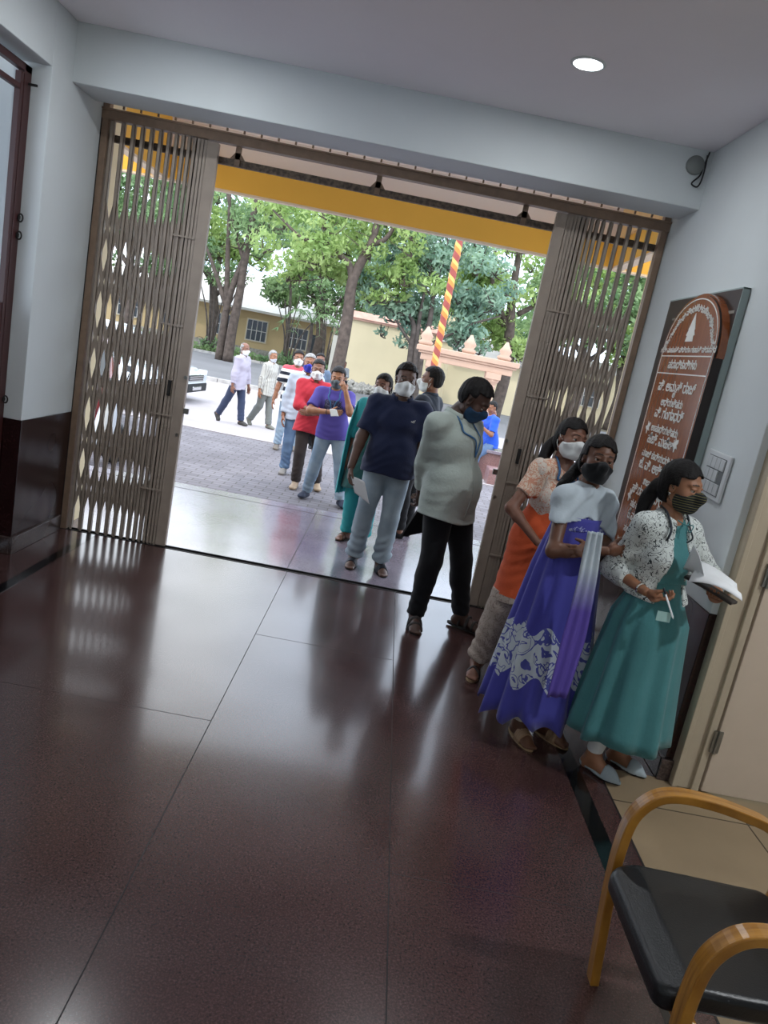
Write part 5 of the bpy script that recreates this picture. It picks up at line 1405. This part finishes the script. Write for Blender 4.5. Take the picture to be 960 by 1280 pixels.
sheet('paper', 'white paper sheet standing up from the folder of the woman in the teal gown', 'paper', [(1.385, 3.09, 1.20), (1.42, 3.0, 1.10), (1.475, 3.10, 1.055), (1.40, 3.16, 1.075)], M_paper, .012)
sheet('paper', 'white folded paper lying flat on the folder, pointing at the door frame', 'paper', [(1.385, 3.04, 1.050), (1.555, 2.90, 1.045), (1.575, 3.02, 1.085), (1.46, 3.16, 1.125)], M_paper, .022)
h = p.wr[1]
b = MB(); A = V(1.292, 3.045, 1.0); B = V(1.352, 3.005, .885); b.tube([A, A+(B-A)*.93, B], [.0042, .0042, .001], 8); b.tube([A, A+(B-A)*.2], .0048, 8, mi=1)
o = bx('card', (1.285, 3.018, .862), (1.345, 3.022, .905), M_pale); tag(o, 'small pale green card hanging below the right hand of the woman in the teal gown', 'card')
tag(b.build('pen', [M_paper, M_lanyd], smooth=True), 'white pen in the right hand of the woman in the teal gown', 'pen')

# ======================= woman in the violet dress
F2 = (.50, -.866); L2 = (.985, 3.47, 0); w2 = lambda *p: wl(L2, F2, p); X2, Y2 = L2[0], L2[1]
p = Person('woman in a long violet dress with white dupatta and black mask, arms folded', L2, F2, H=1.575, g=.92, female=True, tone=('brown', '#6b4735'), vox=.006,
           lean=(-.03, -.01), feet={1: w2(.95, 3.46, 0), -1: w2(1.10, 3.52, 0)}, footdir={1: w2(X2+.3, Y2-.9, 0), -1: w2(X2+.6, Y2-.7, 0)},
           hands={1: dict(p=w2(1.075, 3.22, 1.075), d=w2(X2+.9, Y2+.1, .15), n=w2(X2-.1, Y2+.9, .1), curl=.5, thumb=.4),
                  -1: dict(p=w2(1.02, 3.25, 1.06), d=w2(X2-.8, Y2-.1, -.2), n=w2(X2, Y2+1, -.2), curl=.5, thumb=.4)},
           elbow={1: (1, -.5, -1), -1: (-1, -.3, -.8)}, head=(-27, -1, -4))
Mv, nt, b = new_mat('violet_cotton_with_white_leaf_border')
tc = node(nt, 'ShaderNodeTexCoord'); sx = node(nt, 'ShaderNodeSeparateXYZ'); nt.links.new(tc.outputs['UV'], sx.inputs[0])
n1 = node(nt, 'ShaderNodeTexNoise', i_Scale=11.0, i_Detail=1.0, i_Distortion=2.2); nt.links.new(tc.outputs['Object'], n1.inputs['Vector'])
rp = ramp(nt, n1.outputs['Fac'], [(0, '#c3cbd2'), (.47, '#4a50a0'), (.54, '#c3cbd2')], 'CONSTANT')
wv = node(nt, 'ShaderNodeMath', operation='SINE'); w3 = node(nt, 'ShaderNodeMath', operation='MULTIPLY', i_1=60.0); nt.links.new(sx.outputs[0], w3.inputs[0]); nt.links.new(w3.outputs[0], wv.inputs[0])
w4 = node(nt, 'ShaderNodeMath', operation='MULTIPLY_ADD', i_1=.022); nt.links.new(wv.outputs[0], w4.inputs[0]); nt.links.new(sx.outputs[1], w4.inputs[2])
bd = ramp(nt, w4.outputs[0], [(0, '#000000'), (.735, '#ffffff'), (.885, '#000000')], 'CONSTANT')
mx = node(nt, 'ShaderNodeMix', data_type='RGBA'); mx.inputs[6].default_value = lin('#42429e'); nt.links.new(bd.outputs[0], mx.inputs[0]); nt.links.new(rp.outputs[0], mx.inputs[7])
nt.links.new(mx.outputs[2], b.inputs['Base Color']); b.inputs['Roughness'].default_value = .8; b.inputs['Sheen Weight'].default_value = .2
loft('dress_skirt', [(1.17, .0, .0, .122, .100, .0), (1.10, .0, 0, .128, .108, .02), (.90, 0, 0, .168, .150, .045), (.60, 0, 0, .210, .19, .06), (.14, -.01, .0, .275, .25, .075)], Mv, p.root, nf=12, seed=5, scallop=.05)
p.shirt(print_mat('violet_printed_bodice', '#3a3a8e', '#a9b0cc', 30, .50, .56), sleeve=.3, tail=.7, hem=1.10, infl=.007, wr=.001, name='bodice')
p.trousers(cloth('cream_leggings', '#cfc7b4'), infl=.008, upto=1.9, wr=.002, name='leggings')
M_dup = cloth('white_chiffon', '#b9c4cc', var=.03)
def df(F, X, Y, Z):
    zc = 1.14+.035*np.exp(-((X-.02)/.05)**2)+.10*np.clip(X, -.3, 1)-.5*np.clip(-X-.06, 0, .14)-.25*np.clip(X-.10, 0, .2)
    zc = zc+np.where(Y < -.02, .05, 0)
    return np.maximum(F, zc-Z)
def dex(q):
    for sd in (1, -1): q.cone(p.sh[sd]+V(sd*.002, .0, -.01), p.sh[sd]*.38+p.el[sd]*.62, .056, .052, .05)
    q.cone(p.neck+V(-.04, .045, -.02), p.neck+V(.04, .045, -.02), .026, .026, .03)
def dpost(F, X, Y, Z):
    F = F+.0045*np.sin(75*(Z+.55*X+.06*np.sin(9*X)))*np.clip(Y*12+.5, 0, 1)
    return df(F, X, Y, Z)
q = SDF(); p.torso(q, .020, .06, low=False); dex(q)
q.ell(p.neck+V(0, .0, .075), (.052, .060, .085), k=.012, op='s')
vs, fs = q.mesh(.006, dpost); dob = mesh_obj('dupatta', [(vs, fs)], M_dup, p.root)
Mg, nt, b = new_mat('white_to_violet_dyed_chiffon')
tc = node(nt, 'ShaderNodeTexCoord'); sx = node(nt, 'ShaderNodeSeparateXYZ'); nt.links.new(tc.outputs['UV'], sx.inputs[0])
r = ramp(nt, sx.outputs[1], [(.35, '#b9c4cc'), (.62, '#5a48a0')]); nt.links.new(r.outputs[0], b.inputs['Base Color']); b.inputs['Roughness'].default_value = .85
ac = w2(X2+.9, Y2+.25, 0)
P_ = [w2(.985, 3.16, 1.16), w2(.995, 3.165, 1.05), w2(1.005, 3.16, .90), w2(1.01, 3.155, .66), w2(1.0, 3.14, .38)]
o = ribbon('dupatta_end', P_, [.07, .085, .10, .125, .11], Mg, p.root, [ac]*5, pleat=.008, np_=2.5, seed=1)
p.shoes(mat('tan_braided_strap', '#9a7b5e', .7), M_soletan, 'slide')
p.gaze = (0, 1, 0)
p.hair('long', seed=4); p.lock(p.W([(.03, -.10, -.03), (.05, -.12, -.08), (.085, -.10, -.13), (.12, -.07, -.17), (.14, -.04, -.20)]), [.028, .028, .022, .016, .006])
p.mask(M_mask_k, 'cup')
m = MB(); y = .175; m.box((-.10, y-.002, .935), (-.045, y+.002, 1.01)); m.build('badge', M_pale, p.root)

# ======================= woman in the orange kurta
F3 = (.30, -.954); L3 = (.925, 4.14, 0); w3_ = lambda *p: wl(L3, F3, p); X3, Y3 = L3[0], L3[1]
p = Person('woman in an orange kurta and white cup mask behind the woman in the violet dress', L3, F3, H=1.60, g=.95, female=True, tone=('tan', '#7a5240'), vox=.006,
           lean=(-.035, -.0), hipoff=(-.075, 0), feet={1: w3_(.80, 4.14, 0), -1: w3_(1.0, 4.2, 0)}, footdir={1: w3_(X3-.25, Y3-.95, 0), -1: w3_(X3+.3, Y3-.9, 0)},
           hands={1: dict(p=w3_(.93, 3.93, .90), d=w3_(X3+.8, Y3-.2, -.4), n=w3_(X3+.2, Y3+.9, 0), curl=.45), -1: dict(p=w3_(1.10, 3.95, .93), d=w3_(X3-.8, Y3-.2, -.4), n=w3_(X3, Y3+1, 0), curl=.5)},
           elbow={1: (1, -.6, 0), -1: (-1, -.6, 0)}, head=(5, 0, -8))
M_or = cloth('orange_cotton', '#c4542e', var=.05); M_ortop = print_mat('orange_and_cream_floral_print', '#c98e74', '#d9c6b2', 26, .46, .62, dist=3)
M_cream2 = print_mat('cream_floral_trouser_cloth', '#a89a8e', '#8a7a70', 30, .48, .55)
def ormi(c): return np.where(c[:, 2] > 1.12+.0*c[:, 0], 1, np.where(c[:, 2] < .535, 2, 0))
p.shirt([M_or], mats=[M_or, M_ortop, M_cream2], mi=ormi, sleeve=.62, hem=.49, infl=.015, wr=.004, name='kurta', neckv=.03, seed=6,
        extra=lambda q: [q.cone(p.pel+V(dx, .0, .05), V(p.pel[0]+dx*1.25, .0, .47), .098, .135, .08) for dx in (-.05, .05)])
p.trousers(M_cream2, infl=.030, upto=1.93, flare=.006, wr=.007, name='loose_trousers', seed=2)
def d3(F, X, Y, Z):
    band = np.abs(X-.085*np.clip((Z-1.0)/.35, 0, 1.2)*1.0+.0)-.055
    F = F+.004*np.sin(90*X+10*Z)
    return np.maximum(np.maximum(F, np.minimum(band, Z*0+1)), 1.02-Z)
q = SDF(); p.torso(q, .024, .06, low=False); q.cone(p.neck+V(0, 0, -.01), p.sh[1], .06, .06, .04); q.ell(p.neck+V(0, 0, .085), (.056, .064, .085), k=.012, op='s')
vs, fs = q.mesh(.006, d3); mesh_obj('scarf', [(vs, fs)], print_mat('white_and_peach_scarf', '#cfc4b8', '#c58f78', 24, .5, .56, dist=2), p.root)
p.shoes(mat('dark_sandal_strap', '#2c2524', .6), M_soletan, 'strap')
p.hair('long', seed=8); p.lock(p.W([(.02, -.10, -.03), (.05, -.11, -.09), (.075, -.09, -.15), (.09, -.06, -.20)]), [.032, .032, .026, .012])
p.mask(M_mask_w, 'cup')
p.lanyard(M_lany, None, tipz=1.16, name='lanyard', r=.007)
sheet('paper', 'white folded paper at the hip of the woman in the orange kurta', 'paper', [(.965, 3.80, .83), (1.04, 3.75, .86), (1.05, 3.78, .76), (.975, 3.83, .74)], M_paper, .006)

# ======================= man in the pale shirt
F4 = (.74, -.67); L4 = (.515, 4.78, 0); w4_ = lambda *p: wl(L4, F4, p); X4, Y4 = L4[0], L4[1]
p = Person('man in a pale grey-green shirt and black trousers, hands behind his back', L4, F4, H=1.73, g=1.16, tone=('dark', '#4a3228'), vox=.0065, belly=.045,
           lean=(.055, -.035), hipoff=(.02, .0), feet={1: w4_(.44, 4.74, 0), -1: w4_(.76, 4.86, 0)}, footdir={1: w4_(X4+.05, Y4-1, 0), -1: w4_(X4+.9, Y4-.5, 0)},
           hands={1: dict(p=w4_(.315, 4.93, .84), d=w4_(X4+.1, Y4+.3, -.9), n=w4_(X4-.7, Y4+.6, 0), curl=.6), -1: dict(p=w4_(.42, 5.02, .86), d=w4_(X4-.6, Y4+.1, -.7), n=w4_(X4-.6, Y4+.6, 0), curl=.5)},
           elbow={1: (1.2, -.7, 0), -1: (-1, -.7, 0)}, head=(24, 32, 6), headoff=(-.035, .065, -.035))
M_sh4 = cloth('pale_grey_green_shirt', '#a9b3ac', var=.04, bump=.25, sc=60); M_blk = cloth('black_trousers', '#15161a', var=.2)
p.shirt(M_sh4, sleeve=1.88, hem=.765, infl=.018, wr=.0035, seed=9, hemtilt=.04, armi=.017)
p.collar(M_sh4, w=.016, open_=.45)
p.trousers(M_blk, infl=.012, upto=1.97, flare=.006, wr=.004, seed=4)
m = MB()
for k in range(7):
    z = 1.30-.075*k; yy = .165+.06*math.sin(PI*min(1, max(0, (1.32-z)/.5))); m.lathe([(.006, -.002), (.006, .002)], (p.chest[0]-.0, yy, z), 8, axis='y')
m = MB(); yy0 = p.waist[1]+.115
m.tube([(p.neck[0]*(1-t)+p.pel[0]*t, p.front(p.neck[0]*(1-t)+p.pel[0]*t, z, .0), z) for t, z in [(i/9, 1.36-(1.36-.79)*i/9) for i in range(10)]], .010, 6, smooth=3, flat=.35); m.build('button_placket', M_sh4, p.root, smooth=True)
p.shoes(mat('dark_brown_strap', '#2a2422', .6), M_sole, 'floater')
p.hair('short', seed=3, top=.018); p.mask(M_mask_navy, 'surgical', loops=M_black)
p.lanyard(M_lany, None, tipz=1.20, tipx=-.05, r=.007)
fo = MB(); A = V(.300, 4.86, .86); fo.add([(.35, 4.90, .84), (.40, 4.96, .60), (.24, 4.86, .56), (.27, 4.82, .66)], [(0, 1, 2, 3)])
o = fo.build('file_folder', mat('black_folder', '#1b1c1f', .45), fixn=False); s_ = o.modifiers.new('t', 'SOLIDIFY'); s_.thickness = .012; tag(o, 'black file folder held behind the back of the man in the pale shirt', 'folder')

# ======================= man in the navy polo
F5 = (.06, -.998); L5 = (.09, 5.86, 0); w5 = lambda *p: wl(L5, F5, p); X5, Y5 = L5[0], L5[1]
p = Person('heavy-set man in a navy polo shirt and grey jeans standing just outside the gate', L5, F5, H=1.69, g=1.20, tone=('deep', '#5a3f32'), vox=.0065, belly=.03,
           feet={1: w5(-.05, 5.88, 0), -1: w5(.17, 5.84, 0)}, footdir={1: w5(X5-.12, Y5-1, 0), -1: w5(X5+.3, Y5-1, 0)},
           hands={1: dict(p=w5(-.20, 5.72, .82), d=(.0, .1, -1), n=(-1, .1, 0), curl=.6, thumb=.6), -1: dict(p=w5(.36, 5.78, .80), d=(0, .1, -1), n=(1, .1, 0), curl=.5)}, head=(3, 2, 0))
M_navy = cloth('navy_polo_cotton', '#1e2540', var=.06)
p.shirt(M_navy, sleeve=.80, hem=.80, infl=.016, wr=.005, seed=11, hemtilt=-.02, armi=.022); p.collar(M_navy, w=.012, open_=.5)
M_gj = mat('washed_grey_jeans', '#93a0a8', .85, color2='#7c8a94', vscale=5, bump=.25, bscale=120)
p.trousers(M_gj, infl=.012, upto=1.96, flare=.02, wr=.009, seed=7)
p.shoes(mat('dark_slipper_strap', '#20242e', .6), M_sole, 'slide'); p.hair('short', seed=12, top=.02); p.mask(M_mask_w, 'cup')
m = MB(); c = V(p.chest[0]-.10, p.front(p.chest[0]-.10, p.chest[2]+.07, .0), p.chest[2]+.07)
for k in range(3): m.bar(c+V(.012-.012*k, .001, -.010), c+V(.002-.012*k, .001, .002+.006*k), .006, .003)
m.build('logo', M_white, p.root)
sheet('paper', 'white sheet of paper held by the man in the navy polo shirt', 'paper', [(-.185, 5.66, .76), (-.075, 5.66, .735), (-.005, 5.70, .56), (-.135, 5.68, .63)], M_paper, .004)

# ======================= man behind in dark shirt, face turned away
L6 = (.36, 7.15, 0); F6 = (-.75, .35)
p = Person('man in a dark shirt and blue lanyard behind the navy polo man, facing left', L6, F6, H=1.69, g=1.0, tone=('tan', '#7a5240'), toes=False, vox=.009, head=(10, 2, 0))
p.shirt(cloth('dark_slate_shirt', '#232a36'), sleeve=1.8, infl=.017, wr=.004, seed=1); p.collar(cloth('slate_collar', '#2b3442'), w=.014)
p.trousers(M_blk, seed=3); p.shoes(M_black, M_sole); p.hair('short', seed=2, top=.018); p.mask(M_mask_w, 'cup'); p.lanyard(M_lany, r=.008)
# woman mostly hidden behind, teal dupatta
L7 = (-.08, 6.62, 0); F7 = (-.35, -.93)
p = Person('woman with a teal dupatta almost hidden behind the navy polo man', L7, F7, H=1.56, g=.95, female=True, tone=('tan', '#7a5240'), vox=.009)
M_teal2 = cloth('bright_teal_cotton', '#2f8f93'); p.shirt(cloth('dark_green_kurta', '#23504e'), sleeve=.8, hem=.50, infl=.016, extra=lambda q: q.cone(p.pel+V(0, 0, .05), V(0, 0, .48), .16, .20, .08))
p.trousers(M_teal2, infl=.02, seed=2); p.shoes(mat('brown_sandal_strap', '#4a342a', .6), M_sole, 'strap'); p.hair('long'); p.mask(M_mask_w)
def d7(F, X, Y, Z): return np.maximum(F+.004*np.sin(60*X), np.maximum(.93+.0*X-Z, -.03-X))
q = SDF(); p.torso(q, .03, .06); q.cone(p.sh[1], p.el[1], .075, .07, .04); q.ell(p.neck+V(0, 0, .085), (.056, .064, .085), k=.012, op='s'); vs, fs = q.mesh(.009, d7); mesh_obj('dupatta', [(vs, fs)], M_teal2, p.root)
ribbon('dupatta_end', [p.sh[1]+V(.05, 0, .03), p.sh[1]+V(.07, .02, -.15), p.el[1]+V(.03, .03, .0), (.20, .05, .72), (.21, .05, .42)], [.12, .16, .18, .19, .17], M_teal2, p.root, [(.1, 1, 0)]*5, pleat=.014, np_=3)

# ======================= man in the purple T-shirt
L8 = (-.60, 8.85, -.2); F8 = (.02, -1); w8 = lambda *p: wl(L8, F8, p)
p = Person('man in a purple T-shirt with one hand raised to his masked face', L8, F8, H=1.66, g=1.08, tone=('wheat', '#96674b'), toes=False, vox=.009, lean=(.05, 0),
           feet={1: w8(-.80, 8.98, -.2), -1: w8(-.36, 8.86, -.2)}, footdir={1: (.4, 1, 0), -1: (-.45, 1, 0)},
           hands={1: dict(p=w8(-.66, 8.60, .93), d=w8(X5*0-.56+.9, 8.85-.1, -.15), n=w8(-.56, 8.85+1, 0), curl=.4), -1: dict(p=w8(-.52, 8.64, 1.19), d=(.55, -.15, .8), n=(.4, -.9, 0), curl=.7)},
           elbow={1: (1, .1, -.6), -1: (-.4, .3, -1)}, head=(-2, 14, 0))
for sd in (1, -1): p.wr  # keep
M_purp = mat('purple_tshirt', '#4a3f8e', .85, var=.08, vscale=4)
p.shirt(M_purp, sleeve=.78, hem=.80, infl=.016, wr=.005, seed=2, armi=.022)
def g8(F, X, Y, Z): return np.maximum(F, np.maximum(np.maximum(np.abs(X-p.chest[0])-.115, np.abs(Z-(p.chest[2]+.0))-.10), .03-Y))
q = SDF(); p.torso(q, .0185, .06); vs, fs = q.mesh(.008, g8); mesh_obj('chest_print', [(vs, fs)], print_mat('dark_grey_print', '#2a2a4a', '#8a88a8', 40, .52, .56), p.root)
p.trousers(M_jeans, infl=.016, wr=.006, seed=3, flare=.012); p.shoes(mat('dark_blue_canvas', '#2a3042', .8), M_sole); p.hair('short', top=.018); p.mask(mat('grey_mask', '#50585c', .8)); p.lanyard(M_lany, r=.008); p.watch(1, M_black, M_black)
wr = p.wr[1]; c, s_ = math.cos(p.root.rotation_euler[2]), math.sin(p.root.rotation_euler[2])
sheet('paper', 'small white folded paper in the hand of the man in the purple T-shirt', 'paper', [(-.66, 8.53, .97), (-.58, 8.51, .98), (-.54, 8.51, .91), (-.63, 8.53, .89)], M_paper, .003)

# ======================= the queue behind him
L9 = (-.93, 9.5, -.2); w9 = lambda *p: wl(L9, (.1, -1), p)
p = Person('man in a red shirt with rolled sleeves directly behind the purple T-shirt man', L9, (.1, -1), H=1.68, g=1.05, tone=('tan', '#7a5240'), toes=False, vox=.010, lean=(.03, 0), feet={1: w9(-1.00, 9.45, -.2), -1: w9(-.74, 9.6, -.2)},
           hands={1: dict(p=(-.02, .24, 1.03), d=(-1, .1, -.1), n=(0, -1, 0), curl=.4), -1: dict(p=(.02, .26, 1.0), d=(1, .1, 0), n=(0, -1, 0), curl=.4)}, elbow={1: (1, -.2, -.6), -1: (-1, -.2, -.6)}, head=(0, 8, 0))
p.shirt(cloth('red_shirt', '#b02f3c'), tail=1.1, sleeve=1.15, hem=.74, infl=.017, wr=.005, seed=5); p.collar(cloth('red_collar', '#b02c3a'), w=.012); p.trousers(cloth('dark_brown_trousers', '#332b2a'), seed=6, wr=.006); p.shoes(mat('tan_leather', '#a08a72', .6), M_soletan); p.hair('short'); p.mask(M_mask_w, 'cup'); p.watch(1, M_black, M_black)
p = Person('grey-haired man in a white shirt and blue mask in the queue', (-1.19, 10.3, -.2), (.15, -1), H=1.71, g=1.02, tone=('mid', '#8a5c44'), toes=False, vox=.010, lean=(-.02, 0), head=(0, 4, 0))
p.shirt(cloth('white_shirt', '#aab3c2'), sleeve=1.85, hem=.78, infl=.017, wr=.005, seed=7); p.collar(cloth('white_collar', '#cdd6e2'), w=.014); p.trousers(M_jeans2, seed=2, wr=.006); p.shoes(mat('grey_shoe', '#77736f', .7), M_solew); p.hair('short', m=M_hair_grey); p.mask(M_mask_blue)
M_str = band_mat('pink_white_and_black_striped_jersey', 2, [(0, '#e2e0de'), (.14, '#1d2230'), (.24, '#e2e0de'), (.34, '#1d2230'), (.44, '#e2e0de'), (.54, '#1d2230'), (.64, '#e2e0de'), (.72, '#1d2230'), (.80, '#d8d4d4'), (.87, '#c8505c')], scale=1/.68, off=-.74/.68)
p = Person('man in a pink, white and black striped T-shirt at the back of the queue', (-1.60, 12.4, -.2), (.25, -.97), H=1.67, g=1.02, tone=('mid', '#8a5c44'), toes=False, vox=.010, feet={1: (.13, .05, 0), -1: (-.13, -.08, 0)}, head=(0, 0, 0),
           hands={1: dict(p=(.30, .02, .80), d=(.1, .1, -1), n=(-1, 0, 0)), -1: dict(p=(-.24, .1, .84), d=(0, .2, -1), n=(1, 0, 0))})
p.shirt(M_str, sleeve=.8, hem=.80, infl=.017, wr=.005, seed=8, armi=.022); p.trousers(M_jeans, seed=9, wr=.006, flare=.012); p.shoes(mat('grey_brown_shoe', '#6a625a', .7), M_solew); p.hair('short', top=.02); p.mask(M_mask_w, 'cup')
p = Person('man with black hair just showing behind the grey-haired man in the queue', (-1.33, 13.2, gz(13.2)), (.2, -1), H=1.70, g=.95, tone=('tan', '#7a5240'), toes=False, vox=.012)
p.shirt(cloth('dull_blue_shirt', '#5a6a80'), sleeve=.8); p.trousers(M_blk); p.shoes(M_black, M_sole); p.hair('short'); p.mask(M_mask_w)

# ======================= two men walking
p = Person('bearded bald man in a pale lilac shirt and navy trousers striding across the apron', (-3.12, 15.4, gz(15.4)), (.93, -.36), H=1.69, g=.93, tone=('tan', '#7a5240'), toes=False, vox=.011, lean=(0, .03), feet={1: (.06, -.34, .07), -1: (-.06, .15, 0)}, footdir={1: (0, .55, -.85), -1: (0, 1, 0)}, kneehint={1: (0, 1, 0), -1: (0, 1, 0)},
           hands={1: dict(p=(.24, .02, .78), d=(0, .1, -1), n=(-1, 0, 0)), -1: dict(p=(-.24, .10, .80), d=(0, .2, -1), n=(1, 0, 0))}, head=(-14, 6, 0))
p.shirt(mat('pale_lilac_shirt', '#a9a3b2', .85), sleeve=1.8, hem=.72, infl=.020, wr=.006); p.collar(mat('lilac_collar', '#c9c2cc', .85), w=.012); p.trousers(cloth('navy_trousers', '#333b52'), wr=.005, infl=.02); p.shoes(mat('dark_grey_shoe', '#3a3836', .7), M_sole); p.hair('bald', m=M_hair_grey); p.mask(M_mask_w, 'cup')
p = Person('grey-haired man in a cream striped shirt and grey trousers walking behind the lilac shirt man', (-2.62, 15.9, gz(15.9)), (.90, -.43), H=1.66, g=.93, tone=('wheat', '#96674b'), toes=False, vox=.011, lean=(0, .03), feet={1: (.06, -.26, .06), -1: (-.06, .15, 0)}, footdir={1: (0, .55, -.85), -1: (0, 1, 0)}, kneehint={1: (0, 1, 0), -1: (0, 1, 0)},
           hands={1: dict(p=(.24, .0, .78), d=(0, .1, -1), n=(-1, 0, 0)), -1: dict(p=(-.24, .10, .80), d=(0, .2, -1), n=(1, 0, 0))}, head=(-16, 4, 0))
p.shirt(band_mat('cream_shirt_with_grey_stripes', 0, [(0, '#b5b3ab'), (.78, '#85837d')], scale=22, off=100, frac=True), sleeve=1.8, hem=.70, infl=.020, wr=.006, seed=3); p.collar(mat('cream_collar', '#dcdad2', .85), w=.012); p.trousers(cloth('grey_trousers', '#6c6f6c'), wr=.005, infl=.022); p.shoes(mat('grey_green_shoe', '#6f6f66', .7), M_sole); p.hair('short', m=M_hair_grey); p.mask(mat('pale_grey_mask', '#b9bcc4', .8), low=.03)

# ======================= seated figures
p = Person('person in a bright blue T-shirt sitting on the pink ledge', (2.02, 14.15, gz(14.15)), (-.86, -.5), H=1.66, g=1.0, tone=('mid', '#8a5c44'), toes=False, vox=.011, lean=(0, .12), hipz=.68, feet={1: (.12, .42, .0), -1: (-.12, .42, .0)},
           hands={1: dict(p=(.08, .36, 1.02), d=(-.2, .3, .8), n=(0, -1, 0), curl=.8), -1: dict(p=(-.08, .36, .98), d=(.2, .3, .8), n=(0, -1, 0), curl=.8)}, elbow={1: (.5, -.2, -1), -1: (-.5, -.2, -1)}, head=(0, 20, 0))
p.shirt(cloth('bright_blue_tshirt', '#2a55c4'), sleeve=.8, hem=.62, infl=.018, wr=.005, armi=.022); p.trousers(M_jeans2, infl=.016); p.shoes(M_black, M_sole); p.hair('short')
p = Person('tiny distant person in a grey shirt crouching before the cream wall', (-2.2, 32.2, -.38), (.2, -1), H=1.66, g=1.0, tone=('tan', '#7a5240'), toes=False, vox=.016, lean=(0, .1), hipz=.50, feet={1: (.12, .40, 0), -1: (-.12, .40, 0)}, hands={1: dict(p=(.12, .40, .62), d=(0, 1, -.4), n=(0, 0, -1)), -1: dict(p=(-.12, .40, .62), d=(0, 1, -.4), n=(0, 0, -1))})
p.shirt(cloth('grey_shirt', '#8c8f92'), sleeve=1.6, hem=.46); p.trousers(M_blk); p.shoes(M_black, M_sole); p.hair('short')
o = bx('stone_block', (-2.45, 32.15, -.38), (-1.95, 32.5, .03), M_rock, bevel=.03); tag(o, 'rough grey block under the tiny distant person before the cream wall', 'block')
# ------------------------------------------------------------------ camera, light, view
F = 930.0
d_ = nrm((-360-480, -(4870-640), -F)); f_ = V(500-480, 640-437, -F); up_ = -d_; f_ = nrm(f_-up_*up_.dot(f_)); r_ = np.cross(f_, up_)
Rm = Matrix([list(r_), list(f_), list(up_)])
cd = bpy.data.cameras.new('camera'); co = bpy.data.objects.new('camera', cd); COL.objects.link(co)
co.matrix_world = Matrix.Translation((0, 0, 1.75)) @ Rm.to_4x4()
cd.sensor_fit = 'VERTICAL'; cd.sensor_height = 24; cd.lens = 24*F/1280; cd.clip_end = 400; cd.clip_start = .05
SC.camera = co
wd = bpy.data.worlds.new('sky'); SC.world = wd; wd.use_nodes = True; nt = wd.node_tree
bg = nt.nodes['Background']
tc = nt.nodes.new('ShaderNodeTexCoord'); nz = nt.nodes.new('ShaderNodeTexNoise'); nz.inputs['Scale'].default_value = 2.2; nz.inputs['Detail'].default_value = 6
nt.links.new(tc.outputs['Generated'], nz.inputs['Vector'])
rr = ramp(nt, nz.outputs['Fac'], [(.35, (.58, .74, 1.0, 1)), (.6, (.90, .95, 1, 1))]); nt.links.new(rr.outputs[0], bg.inputs['Color'])
bg.inputs['Strength'].default_value = 2.8
sd = bpy.data.lights.new('sun', 'SUN'); so = bpy.data.objects.new('sun', sd); COL.objects.link(so)
sd.energy = 1.1; sd.angle = math.radians(4); sd.color = (1, .96, .88)
so.rotation_euler = (math.radians(28), math.radians(-18), 0)
SC.view_settings.view_transform = 'Standard'; SC.view_settings.look = 'None'; SC.view_settings.gamma = 1
SC.view_settings.use_curve_mapping = False; SC.view_settings.exposure = 0.36
